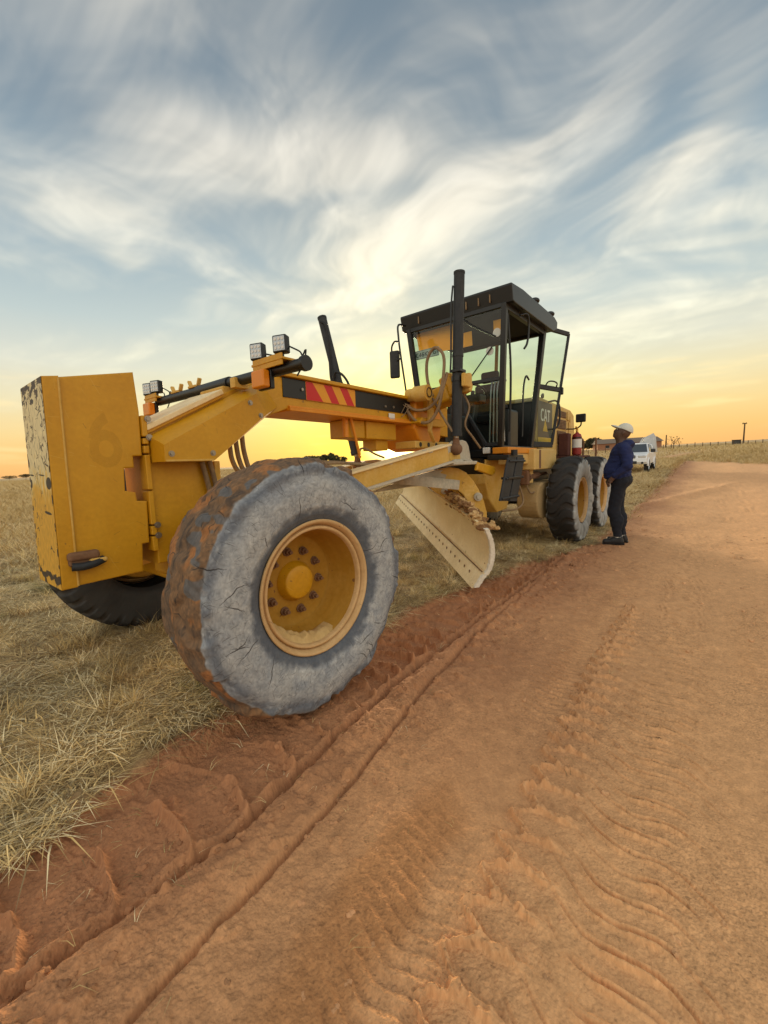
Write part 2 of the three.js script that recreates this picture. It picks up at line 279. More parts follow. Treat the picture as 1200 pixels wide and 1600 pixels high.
function lift(X, Z, bank) { const d = Math.hypot(X, Z), hill = sst(.35, 1.35, Math.atan2(X, -Z)) * sst(150, 900, d) * 9; return .55 * bank * sst(0, 6, X - bankEdge(Z)) + hill + bank * .12 * fbm(X * .4, Z * .4, 3); }
{
  const pos = [], col = [], uv = [], idx = [];
  const ang = []; const A = 64 * Math.PI / 180, NF = 940; for (let i = 0; i <= NF; i++) ang.push(-A + 2 * A * i / NF);
  const NB = 110; for (let i = 1; i < NB; i++) ang.push(A + (2 * Math.PI - 2 * A) * i / NB);
  const rad = [.02]; for (let i = 0; i <= 760; i++) rad.push(1.35 * Math.tan((16 + (89.35 - 16) * i / 760) * Math.PI / 180));
  let last = rad[rad.length - 1]; while (last < 6000) { last *= 1.12; rad.push(last); }
  const NA = ang.length, NR = rad.length;
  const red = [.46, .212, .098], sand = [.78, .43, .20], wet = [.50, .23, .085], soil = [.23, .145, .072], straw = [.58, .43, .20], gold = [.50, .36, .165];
  for (let j = 0; j < NR; j++) for (let i = 0; i < NA; i++) {
    const X = Math.sin(ang[i]) * rad[j], Z = -Math.cos(ang[i]) * rad[j], [lx, lz] = toLocal(X, Z), [g, bank] = zones(X, Z, lx, lz), d = rad[j];
    const rl = relief(X, Z, lx, lz, g);
    pos.push(X, baseHeight(X, Z, lz) + rl + lift(X, Z, bank), Z); uv.push(X, Z);
    const n1 = fbm(lx * .9 + 3, lz * .6, 4), n2_ = d < 30 ? fbm(lx * 9, lz * 9, 3) : 0, n3 = d < 12 ? n2(lx * 45, lz * 45) : 0;
    let t = sst(1.2, 2.9, lx + .45 * n1 + .12 * n2_), wp = sst(.45, .9, gauss(lx - 2.12 - .03 * lz, .13) * gauss(lz - .55, .55) + .35 * fbm(lx * 3, lz * 3, 3) + .2 * gauss(lx - 2.1, .1) * gauss(lz + .55, .25));
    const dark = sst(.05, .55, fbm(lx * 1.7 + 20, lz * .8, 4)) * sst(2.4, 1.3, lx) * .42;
    const fl = sst(-.2, .5, fbm(X * .05, Z * .05, 4));
    for (let k = 0; k < 3; k++) {
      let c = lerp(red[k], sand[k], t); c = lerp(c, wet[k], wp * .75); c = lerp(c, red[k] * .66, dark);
      c *= 1 + .10 * n1 + .13 * n2_ + .07 * n3;
      let gg = lerp(soil[k], straw[k], clamp(.30 + .7 * fbm(lx * 2, lz * 2, 3) + .25 * n2_)); gg = lerp(gg, lerp(gold[k], straw[k], fl), .5);
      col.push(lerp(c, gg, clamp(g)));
    }
  }
  for (let j = 0; j < NR - 1; j++) for (let i = 0; i < NA; i++) { const a = j * NA + i, b = j * NA + (i + 1) % NA, c = a + NA, e = b + NA; idx.push(a, b, c, b, e, c); }
  const g = new THREE.BufferGeometry(); g.setAttribute('position', new THREE.Float32BufferAttribute(pos, 3)); g.setAttribute('color', new THREE.Float32BufferAttribute(col, 3)); g.setAttribute('uv', new THREE.Float32BufferAttribute(uv, 2)); g.setIndex(idx); g.computeVertexNormals();
  const grain = tex(1024, 1024, (u, v, o) => { const a = tn(u, v, 90, 2), b = tn(u, v, 22, 3, 7), c = sst(.45, .62, tn(u, v, 60, 1, 21)); const m = 238 + 30 * a + 26 * b - 30 * c; o[0] = m; o[1] = m * .985; o[2] = m * .97; });
  const gb = tex(1024, 1024, (u, v, o) => { o[0] = o[1] = o[2] = 128 + 70 * tn(u, v, 120, 2) + 50 * tn(u, v, 40, 3, 7); }, false);
  const mat = std({ vertexColors: true, map: grain, bumpMap: gb, bumpScale: .009, roughness: 1 });
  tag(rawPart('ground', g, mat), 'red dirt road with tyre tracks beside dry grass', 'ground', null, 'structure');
}
// ------------------------------------------------------------------ grass
function tuft(seed, blades, len, spread, lean, width, th0 = .15) {
  const r = rng(seed), pos = [], nor = [];
  for (let b = 0; b < blades; b++) {
    const a = r() * 6.283, L = len * (.5 + .8 * r()), bx = (r() - .5) * spread, bz = (r() - .5) * spread, le = lean * (.35 + 1.0 * r()), w = width * (.6 + .7 * r()), S = 3, ca = Math.cos(a), sa = Math.sin(a), tw = a + 1.57 + (r() - .5);
    const pts = []; let x = bx, y = -.01, z = bz, th = th0 + .35 * r();
    for (let s = 0; s <= S; s++) { pts.push([x, y, z]); th = Math.min(1.72, th + le / S); const d = L / S; x += ca * Math.sin(th) * d; z += sa * Math.sin(th) * d; y = Math.max(y + Math.cos(th) * d, .006 + .012 * r()); }
    for (let s = 0; s < S; s++) {
      const w0 = w * (1 - s / S) * .5, w1 = w * (1 - (s + 1) / S) * .5, cx = Math.cos(tw), cz = Math.sin(tw), [p, q] = [pts[s], pts[s + 1]];
      const A = [p[0] - cx * w0, p[1], p[2] - cz * w0], B = [p[0] + cx * w0, p[1], p[2] + cz * w0], C = [q[0] + cx * w1, q[1], q[2] + cz * w1], D = [q[0] - cx * w1, q[1], q[2] - cz * w1];
      pos.push(...A, ...B, ...C); if (s < S - 1) pos.push(...A, ...C, ...D);
    }
  }
  const g = new THREE.BufferGeometry(); g.setAttribute('position', new THREE.Float32BufferAttribute(pos, 3)); g.computeVertexNormals(); return g;
}
const grassMat = std({ roughness: .95, side: THREE.DoubleSide });
const occupied = (lx, lz) => (Math.abs(Math.abs(lx) - 1.09) < .22 && (Math.abs(lz) < .32 || Math.abs(lz + 5.74) < .3 || Math.abs(lz + 7.38) < .3));
function scatter(name, geo, spots, colour, label) {
  const m = new THREE.InstancedMesh(geo, grassMat, spots.length), o = new THREE.Object3D(), c = new THREE.Color();
  spots.forEach((s, i) => { o.position.set(s.x, s.y, s.z); o.rotation.set(s.tx ?? 0, s.a, s.tz ?? 0); o.scale.set(s.s, s.s * (s.h ?? 1), s.s); o.updateMatrix(); m.setMatrixAt(i, o.matrix); colour(s, c); m.setColorAt(i, c); });
  m.name = numbered(name); m.castShadow = m.receiveShadow = true; tag(m, label, 'grass', null, 'stuff'); scene.add(m); return m;
}
function spotsIn(n, seed, rmin, rmax, pow, half, accept) {
  const r = rng(seed), out = [];
  for (let i = 0; i < n * 6 && out.length < n; i++) {
    const d = rmin + (rmax - rmin) * Math.pow(r(), pow), a = (r() * 2 - 1) * half, X = Math.sin(a) * d, Z = -Math.cos(a) * d, [lx, lz] = toLocal(X, Z), [g, bank] = zones(X, Z, lx, lz);
    const k = accept(lx, lz, g, X, Z, r, bank); if (k <= 0 || r() > k) continue;
    out.push({ x: X, y: groundY(X, Z) - .005, z: Z, lx, lz, d, a: r() * 6.283, s: .6 + .8 * r(), q: r(), clump: fbm(lx * 1.3 + 7, lz * 1.3, 3) });
  }
  return out;
}
const strawC = [[.76, .58, .27], [.62, .44, .18], [.86, .73, .44], [.36, .24, .10], [.26, .18, .085]], greenC = [.20, .22, .06];
function strawColour(s, c) { const p = strawC[Math.floor(s.q * 4.999)], k = (.72 + .45 * (s.q * 37 % 1)) * (1 + .35 * fbm(s.lx * 2.3, s.lz * 2.3 + 50, 3)), g = sst(.22, .55, fbm(s.lx * 1.7 + 30, s.lz * 1.7, 3)) * .55 * (s.d < 9 ? 1 : .25); c.setRGB(lerp(p[0] * k, greenC[0], g), lerp(p[1] * k, greenC[1], g), lerp(p[2] * k, greenC[2], g)); }
{
  const clear = (lx, lz) => occupied(lx, lz) ? 0 : 1;
  scatter('dry_grass', tuft(5, 18, .18, .16, 1.3, .0056, .85), spotsIn(42000, 11, 1.2, 9, .75, 1.25, (lx, lz, g) => g > .35 ? clear(lx, lz) * (.06 + .94 * sst(-.14, .20, fbm(lx * 1.6 + 7, lz * 2.2, 4))) : 0), strawColour, 'matted straw coloured grass trampled flat around the grader wheels');
  const up = spotsIn(3200, 12, 1.4, 9, .8, 1.25, (lx, lz, g) => g > .6 ? clear(lx, lz) * sst(.0, .4, fbm(lx * 2.6 + 17, lz * 2.6, 3)) : 0); up.forEach((s) => s.s *= .8);
  scatter('grass_tuft', tuft(9, 26, .22, .07, 1.35, .005), up, strawColour, 'taller pale grass tussocks standing out of the matted verge');
  const mid = spotsIn(60000, 13, 8, 60, .8, 1.2, (lx, lz, g) => g > .5 ? clear(lx, lz) : 0); mid.forEach((s) => { s.s *= 1.2 + s.d * .018; s.h = s.lx > -3 && s.d < 32 ? .32 + .25 * s.q : .75; });
  scatter('field_grass', tuft(21, 14, .24, .30, 1.3, .008), mid, (s, c) => { const p = [[.66, .49, .22], [.58, .41, .17], [.72, .56, .30], [.42, .30, .13]][Math.floor(s.q * 3.999)]; c.setRGB(...p); }, 'golden dry field grass reaching away from the road');
  const far = spotsIn(50000, 14, 50, 260, .8, 1.2, (lx, lz, g) => g > .6 ? 1 : 0); far.forEach((s) => { s.s *= 2.4 + s.d * .012; s.h = .55; });
  scatter('field_grass', tuft(25, 12, .26, .5, 1.2, .02), far, (s, c) => { const p = [[.66, .49, .22], [.58, .41, .17], [.70, .53, .27]][Math.floor(s.q * 2.999)]; c.setRGB(...p); }, 'distant golden grass running to the flat horizon');
  // stray straws lying on the dirt
  const lie = spotsIn(520, 15, .7, 8, .8, 1.1, (lx, lz, g) => g < .1 && lx < 2.5 ? .25 + .75 * sst(1.9, .9, lx) : 0); lie.forEach((s) => s.s *= .8);
  scatter('loose_straw', tuft(31, 2, .09, .14, .25, .003, 1.45), lie, strawColour, 'single dry straws lying loose on the red dirt');
  // crumbs of earth
  const crumb = (() => { const g = new THREE.IcosahedronGeometry(1, 1), p = g.attributes.position; for (let i = 0; i < p.count; i++) { const k = .75 + .45 * n2(p.getX(i) * 1.7 + 3, p.getY(i) * 1.7 + p.getZ(i) * 2.1); p.setXYZ(i, p.getX(i) * k, p.getY(i) * k * .7, p.getZ(i) * k); } g.computeVertexNormals(); return g; })();
  const cr = spotsIn(14000, 16, .6, 9, .85, 1.1, (lx, lz, g) => g < .3 ? (.10 + .90 * sst(.1, .6, fbm(lx * 2.2 + 3, lz * 1.3, 3) + .65 * gauss(lx - 1.5, .22) + .35 * gauss(lx - 2.4, .1) + .3 * gauss(lx - 3.3, .3))) : 0); cr.forEach((s) => { s.s = (.0024 + .0120 * Math.pow(s.q, 11)) * (1 + .5 * gauss(s.lx - 1.5, .3)) * (1 + .12 * s.d); });
  const m = scatter('dirt_crumbs', crumb, cr, (s, c) => { const t = sst(1.2, 2.8, s.lx), k = .66 + .5 * (s.q * 91 % 1); c.setRGB(lerp(.40, .64, t) * k, lerp(.18, .35, t) * k, lerp(.08, .17, t) * k); }, 'small loose crumbs of earth scattered over the road');
  m.userData.category = 'dirt';
}
// ------------------------------------------------------------------ motor grader
const grader = group('motor_grader');
grader.position.set(OX, 0, OZ); grader.rotation.order = 'YXZ'; grader.rotation.set(PITCH, YAW, 0);
tag(grader, 'large yellow motor grader with open black cab and angled blade parked on the verge', 'grader');

function tyreMesh(profile, nS, nT, shape) {   // shape(x, r, theta, s) -> [displacement, r, g, b]
  const curve = new THREE.CatmullRomCurve3(profile.map(([x, r]) => V(x, r, 0)), false, 'centripetal'), P = curve.getSpacedPoints(nS), pos = [], col = [], uv = [], idx = [];
  for (let j = 0; j <= nS; j++) {
    const t = curve.getTangentAt(j / nS), nx = t.y, nr = -t.x, sg = 1;   // outward: away from the ring's core
    for (let i = 0; i <= nT; i++) {
      const th = i / nT * 2 * Math.PI, [d, r, g, b] = shape(P[j].x, P[j].y, th, j / nS), x = P[j].x + nx * d * sg, q = P[j].y + nr * d * sg;
      pos.push(x, q * Math.cos(th), q * Math.sin(th)); col.push(r, g, b); uv.push(i / nT, j / nS);
    }
  }
  for (let j = 0; j < nS; j++) for (let i = 0; i < nT; i++) { const a = j * (nT + 1) + i, b = a + 1, c = a + nT + 1, d = c + 1; idx.push(a, c, b, b, c, d); }
  const g = new THREE.BufferGeometry(); g.setAttribute('position', new THREE.Float32BufferAttribute(pos, 3)); g.setAttribute('color', new THREE.Float32BufferAttribute(col, 3)); g.setAttribute('uv', new THREE.Float32BufferAttribute(uv, 2)); g.setIndex(idx); g.computeVertexNormals(); return g;
}
// profile runs from the outer bead over the tread to the inner bead
const PROF = [[.145, .345], [.175, .372], [.205, .43], [.218, .50], [.212, .575], [.188, .635], [.150, .668], [.075, .680], [0, .683], [-.075, .680], [-.150, .668], [-.188, .635], [-.212, .575], [-.218, .50], [-.205, .43], [-.175, .372], [-.145, .345]];
const ring = (th, k, o = 0) => [Math.cos(th) * k + o, Math.sin(th) * k + o * 1.7];
function rn(th, s, k, c, o = 3) { return fbm3(Math.cos(th) * k + 11, Math.sin(th) * k + 5, s * c * .9 + 7, o); }
// worn front tyre: cracked grey walls, mud-caked tread
const wornTyre = tyreMesh(PROF, 120, 460, (x, r, th, s) => {
  const tread = sst(.60, .655, r), shoulder = gauss(r - .632, .022);
  const lug = Math.cos(th * 17 + (x > 0 ? 0 : 1.6) + .8 * rn(th, s, 2, 0)), mud = sst(-.04, .14, rn(th, s, 3.6, 6, 4) + .06);
  let d = .004 * rn(th, s, 9, 12, 3) * .6 + .0065 * shoulder * lug * (.6 + .8 * rn(th, s, 4, 0, 2)) + tread * (.020 * mud * (1 + .8 * rn(th, s, 9, 9, 3)) + .005 * rn(th, s, 16, 24, 3));
  d += .003 * gauss(r - .40, .006) + .0025 * gauss(r - .445, .005);
  return [d, 1, 1, 1];
});
const wornMap = (() => {
  const W = 2048, H = 640, R = rng(404), ink = new Float32Array(W * H), bump = new Float32Array(W * H);
  const draw = (u, v, a, len, w, strength) => { let x = u * W, y = v * H; const n = Math.floor(len * H); for (let k = 0; k < n; k++) { a += (R() - .5) * .35; x += Math.cos(a) * 1.0; y += Math.sin(a); if (y < 1 || y > H - 2) break; const ww = w * Math.sin(Math.PI * (k + 1) / (n + 1)); for (let dy = -3; dy <= 3; dy++) for (let dx = -3; dx <= 3; dx++) { const q = clamp(ww + .5 - Math.hypot(dx, dy)); if (q > 0) { const i = ((Math.round(x) + dx + W) % W) + clamp(Math.round(y) + dy, 0, H - 1) * W; ink[i] = Math.max(ink[i], q * strength); } } } };
  for (let k = 0; k < 1100; k++) { const side = R() < .6; draw(R(), side ? .07 + R() * .25 : .68 + R() * .25, R() * 6.28, .015 + .03 * R(), .45, .38); }
  for (let k = 0; k < 200; k++) { const v = .10 + R() * .22; draw(R(), v, (R() < .5 ? 1.57 : -1.57) + (R() - .5) * 1.3, .02 + .04 * R(), .6, .6); }
  for (let k = 0; k < 24; k++) { draw(R(), .13 + R() * .17, (R() < .5 ? 1.57 : -1.57) + (R() - .5) * 1.2, .07 + .10 * R(), 1.3, 1); }
  for (let k = 0; k < 90; k++) draw(R(), .335 + R() * .3, R() * 6.28, .03 + .05 * R(), 1.2, .8);
  const cd = new Uint8Array(W * H * 4), bd = new Uint8Array(W * H * 4);
  const mix = (a, b, t) => [lerp(a[0], b[0], t), lerp(a[1], b[1], t), lerp(a[2], b[2], t)];
  for (let j = 0; j < H; j++) for (let i = 0; i < W; i++) {
    const th = i / W * 6.28318, v = (j + .5) / H, m = Math.min(v, 1 - v), cx = Math.cos(th), sx = Math.sin(th), far = v > .5 ? 40 : 0;
    const nA = fbm3(cx * 3.4 + 3, sx * 3.4, v * 7.6 + far, 3), nB = fbm3(cx * 15, sx * 15 + 5, v * 36 + far, 3), nC = fbm3(cx * 50 + 9, sx * 50, v * 118, 2), nD = fbm3(cx * 5.5 + 20, sx * 5.5, v * 12 + far, 3);
    let c = mix([142, 147, 153], [174, 174, 171], clamp(.5 + .5 * nA + .3 * nB)); c = mix(c, [122, 130, 142], sst(.0, .6, nD) * .4);
    c = mix(c, [70, 76, 86], (1 - sst(.075, .13, m + .02 * nB + .03 * nA)) * (.75 + .25 * nC));                          // bare dark ring next to the rim
    c = mix(c, [92, 97, 106], gauss(m - .30 - .02 * nA, .022) * sst(-.3, .35, nB + .3) * .85);                              // bluish shoulder
    const e = m + .022 * nA + .014 * nB, mud = sst(.322, .334, e);
    let k = mix([92, 76, 62], [128, 96, 66], clamp(.5 + .9 * nA + .3 * nC)); k = mix(k, [158, 104, 58], sst(.12, .42, nD) * .8); k = mix(k, [66, 56, 50], sst(.1, .5, -nB) * .6); k = mix(k, [94, 94, 96], sst(.38, .46, fbm3(cx * 8 + 60, sx * 8, v * 13, 2)) * .9);
    c = mix(c, k, mud);
    const ik = ink[j * W + i]; c = mix(c, [38, 36, 36], ik * .85);
    const s = 1 + .14 * nC + .08 * nB, q = (j * W + i) * 4; for (let a = 0; a < 3; a++) cd[q + a] = clamp(c[a] * s, 0, 255); cd[q + 3] = 255;
    const bb = clamp(150 + 40 * nB + 45 * nC + 25 * mud * nD - 110 * ik, 0, 255); bd[q] = bd[q + 1] = bd[q + 2] = bb; bd[q + 3] = 255;
  }
  const mk = (d, srgb) => { const t = new THREE.DataTexture(d, W, H, THREE.RGBAFormat); t.magFilter = THREE.LinearFilter; t.minFilter = THREE.LinearMipmapLinearFilter; t.generateMipmaps = true; t.wrapS = THREE.RepeatWrapping; if (srgb) t.colorSpace = THREE.SRGBColorSpace; t.needsUpdate = true; return t; };
  return std({ map: mk(cd, true), bumpMap: mk(bd, false), bumpScale: .0026, roughness: .92 });
})();
// lugged tyre of the driven wheels
const rubberMat = std({ vertexColors: true, roughness: .8, bumpMap: grit, bumpScale: .001 });
function luggedTyre(N, wave, depth, dusty, bold) {
  return tyreMesh(PROF, 84, 620, (x, r, th, s) => {
    const tread = sst(.575, .63, r), ph = th * N / 6.28318 + wave * Math.sin(x / .17 * 2.4) + .06 * rn(th, s, 6, 3, 2) + (x > 0 ? 0 : .5 * bold), fr = Math.abs(ph - Math.round(ph)) * 2;
    const lug = sst(.26, .46, fr), wear = .75 + .5 * rn(th, s, 3, 2, 2);
    let d = tread * depth * lug * wear - tread * depth * .3 + .002 * rn(th, s, 20, 12, 2);
    d += .003 * gauss(r - .41, .005);
    const e = sst(.625, .60, r - .030 * lug + .012 * rn(th, s, 12, 4, 3)) * sst(.36, .40, r + .01 * rn(th, s, 8, 3, 2)), pale = e * dusty * clamp(.78 + .5 * rn(th, s, 9, 8, 3)), br = clamp(.35 * (1 - lug) * tread + .25 * rn(th, s, 5, 6, 3));
    const base = [.020 + .045 * br, .019 + .032 * br, .019 + .020 * br], c = [.44, .45, .44];
    return [d, lerp(base[0], c[0], pale), lerp(base[1], c[1], pale), lerp(base[2], c[2], pale)];
  });
}
const driveTyre = luggedTyre(18, .36, .044, .9, 0), steerTyre = luggedTyre(34, .0, .026, .06, 1);
const rimPaint = std({ map: paint([166, 118, 22], [164, 128, 70], RUST, 113, .45, .7), roughness: .7, bumpMap: grit, bumpScale: .0015 });
const rimEdge = std({ map: paint([196, 158, 106], [206, 176, 132], [118, 80, 58], 123, .6, .8), roughness: .8, bumpMap: grit, bumpScale: .002 });
const dishFace = std({ map: paint([166, 118, 22], [164, 128, 70], RUST, 133, .45, .7), roughness: .8, bumpMap: grit, bumpScale: .0015 });
function wheel(name, x, z, steer, tyreGeo, tyreMat, deep) {
  const side = Math.sign(x), w = group(name, grader); w.position.set(x, .683, z); w.rotation.y = steer + (side < 0 ? Math.PI : 0);
  rawPart('tyre', tyreGeo, tyreMat, w);
  part('rim_flange', lathe([[.120, .350], [.150, .352], [.172, .366], [.184, .370], [.188, .362], [.182, .350], [.168, .345], [.166, .341], [.146, .339], [.146, .335], [.164, .332], [.168, .327], [.168, .318], [.158, .312], [.140, .310]], 96), rimEdge, w);
  part('rim', lathe([[.145, .312], [.09, .300], [.05, .298], [.02, .288], [.012, .284], [-deep + .03, .276], [-deep + .008, .262]], 80), rimPaint, w);
  part('wheel_disc', lathe([[-deep + .010, .270], [-deep, .255], [-deep - .006, .20], [-deep + .004, .15], [-deep + .006, .12], [-deep + .004, .01]], 64), dishFace, w);
  part('hub_cap', lathe([[-deep, .116], [-deep + .022, .114], [-deep + .026, .104], [-deep + .055, .098], [-deep + .066, .088], [-deep + .070, .05], [-deep + .070, .001]], 48), M.yellow, w);
  for (let k = 0; k < 10; k++) { const a = k / 10 * 6.2832 + .2, cy = Math.cos(a) * .178, cz = Math.sin(a) * .178, nut = new THREE.CylinderGeometry(.019, .019, .022, 6).rotateZ(Math.PI / 2), seat = new THREE.CylinderGeometry(.026, .026, .008, 16).rotateZ(Math.PI / 2), stud = new THREE.CylinderGeometry(.010, .010, .022, 10).rotateZ(Math.PI / 2); part('wheel_nut', [seat.translate(-deep + .004, cy, cz), nut.translate(-deep + .018, cy, cz), stud.translate(-deep + .038, cy, cz)], M.rust, w); }
  return w;
}
const fw = wheel('front_wheel', 1.09, 0, -.046, wornTyre, wornMap, .055);
// dried earth lying in the bottom of the near front rim
{ const pos = [], idx = [], NA = 60, NX = 14; for (let i = 0; i <= NA; i++) for (let j = 0; j <= NX; j++) { const u = i / NA, v = j / NX, a = Math.PI + lerp(-1.15, .45, u), x = lerp(.035, .150, v), h = (.006 + .026 * sst(.0, .5, v) * Math.sin(Math.PI * u)) * (1 + .55 * n2(u * 11, v * 4)) * sst(0, .08, u) * sst(1, .92, u) * sst(0, .12, v) * sst(1, .72, v), r = lerp(.293, .3125, sst(.4, 1, v)) + .002 - h; pos.push(x, r * Math.cos(a), r * Math.sin(a)); } for (let i = 0; i < NA; i++) for (let j = 0; j < NX; j++) { const a = i * (NX + 1) + j, b = a + NX + 1; idx.push(a, a + 1, b, b, a + 1, b + 1); } const g = new THREE.BufferGeometry(); g.setAttribute('position', new THREE.Float32BufferAttribute(pos, 3)); g.setIndex(idx); g.computeVertexNormals(); part('caked_earth', g, std({ map: paint([190, 156, 100], [206, 178, 126], [130, 96, 60], 143, .6, .5), roughness: 1, bumpMap: grit, bumpScale: .004 }), fw); }
wheel('front_wheel', -1.09, 0, -.046, steerTyre, rubberMat, .055);
for (const z of [-5.74, -7.38]) for (const s of [1, -1]) wheel('rear_wheel', 1.11 * s, z, 0, driveTyre, rubberMat, .03);
// --- push block at the nose
{
  const pb = group('push_block', grader);
  part('block', prism([[.850, 1.833], [.43, 1.926], [.418, 1.70], [.424, 1.435], [.474, 1.432], [.474, 1.365], [.528, 1.362], [.535, 1.231], [.48, 1.218], [.476, 1.168], [.42, 1.161], [.43, .905], [.47, .903], [.48, .734], [.872, .726]], -.215, .215, .008, 2), M.yellow, pb);
  part('side_lip', prism([[.868, 1.838], [.795, 1.85], [.815, .722], [.888, .720]], -.224, .224, .006, 2), M.yellow, pb);
  part('weld_bead', [pipe([[.2235, 1.838, .798], [.2225, 1.4, .806], [.2235, 1.0, .811], [.2225, .73, .8145]], .006, 80, 6)], M.yellowDust, pb);
  // scratched and chipped push plate, paler towards the top
  const R = rng(9), W = 256, H = 1024, cv = document.createElement('canvas'); cv.width = W; cv.height = H; const c = cv.getContext('2d');
  const nz = (x, y) => fbm(x * 5, y * 12, 4);
  c.fillStyle = '#c99a2e'; c.fillRect(0, 0, W, H);
  for (let y = 0; y < H; y += 4) for (let x = 0; x < W; x += 4) { const k = sst(.58, .40, y / H + .12 * nz(x / W, y / H) + .10 * n2(x * .05, y * .01)), n = 1 + .10 * n2(x * .09, y * .03); const r = lerp(204, 216, k) * n, g = lerp(154, 198, k) * n, b = lerp(44, 150, k) * n; c.fillStyle = `rgb(${r | 0},${g | 0},${b | 0})`; c.fillRect(x, y, 4, 4); }
  for (let y = 0; y < H; y += 3) for (let x = 0; x < W; x += 3) { const t = y / H, edge = Math.min(x, W - x) / W, e = fbm(x * .02 + 4, y * .02, 4); if ((t < .10 && e > -.1 + t * 3.2) || (edge < .05 && e > .12) || (t > .93 && e > .05) || e > .62) { c.fillStyle = e > .3 ? '#2b2117' : '#3a2a1a'; c.fillRect(x, y, 3, 3); } }
  c.lineCap = 'round';
  for (let k = 0; k < 90; k++) { c.strokeStyle = R() < .7 ? '#2a2018' : '#5a3c20'; c.lineWidth = 1 + R() * 4; let x = R() * W, y = (R() < .62 ? R() * .45 : R()) * H; c.beginPath(); c.moveTo(x, y); for (let s = 0; s < 4; s++) { x += (R() - .5) * 30; y += (R() - .3) * 42; c.lineTo(x, y); } c.stroke(); }
  for (const [x, y, w, h] of [[200, 470, 56, 60], [10, 478, 22, 46], [12, 452, 50, 8], [120, 455, 70, 7], [150, 640, 80, 14]]) { c.fillStyle = '#241c16'; c.beginPath(); c.ellipse(x + w / 2, y + h / 2, w / 2, h / 2, .1, 0, 7); c.fill(); }
  const t = new THREE.CanvasTexture(cv); t.colorSpace = THREE.SRGBColorSpace; t.needsUpdate = true;
  const n = new THREE.PlaneGeometry(1, 1, 1, 1), p = n.attributes.position; const q = [[.222, 1.836, .8695], [-.222, 1.836, .8695], [.222, .722, .8895], [-.222, .722, .8895]]; q.forEach((a, i) => p.setXYZ(i, ...a)); n.attributes.uv.array.set([1, 1, 0, 1, 1, 0, 0, 0]); n.setIndex([0, 1, 2, 1, 3, 2]); n.computeVertexNormals();
  rawPart('push_plate', n, std({ map: t, roughness: .6 }), pb);
  const fc = document.createElement('canvas'); fc.width = fc.height = 256; const f = fc.getContext('2d'); f.fillStyle = '#000'; f.fillRect(0, 0, 256, 256); f.strokeStyle = '#1a1a1a'; f.lineWidth = 44; f.beginPath(); f.arc(128, 162, 58, 0, 7); f.stroke(); f.beginPath(); f.arc(190, 140, 120, 3.3, 4.3); f.stroke();
  rawPart('faded_numeral', new THREE.PlaneGeometry(.26, .34).rotateY(Math.PI / 2).translate(.2165, 1.52, .61), std({ color: new THREE.Color(.36, .20, .012), roughness: .5, transparent: true, alphaMap: new THREE.CanvasTexture(fc) }), pb);
  // tow pocket with its hood and pin
  part('pocket_hood', [box(.214, .262, .868, .918, .705, .855, .02), box(.214, .246, .84, .905, .71, .85, .014)], M.rust, pb);
  part('tow_pin', pipe([[.255, .842, .842], [.264, .838, .79], [.262, .846, .735], [.245, .858, .69]], .022, 24, 10), M.blackDust, pb);
  part('pin_tongue', box(.224, .272, .846, .872, .675, .760, .012), M.yellowDust, pb);
  // hinge strip between block and frame
  const ys = [1.68, 1.545, 1.50, 1.445, 1.225, 1.01, .945, .845];
  for (let k = 0; k < ys.length - 1; k++) part('hinge_plate', box(.14, .232, ys[k + 1] + .005, ys[k] - .005, .386, .417, .006), M.yellow, pb);
  for (const y of [1.545, 1.655, 1.01, .945]) part('hinge_bolt', [rod([.225, y, .383], [.246, y, .383], .013, .013, 6), rod([.225, y, .383], [.240, y, .383], .019)], M.steel, pb);
}
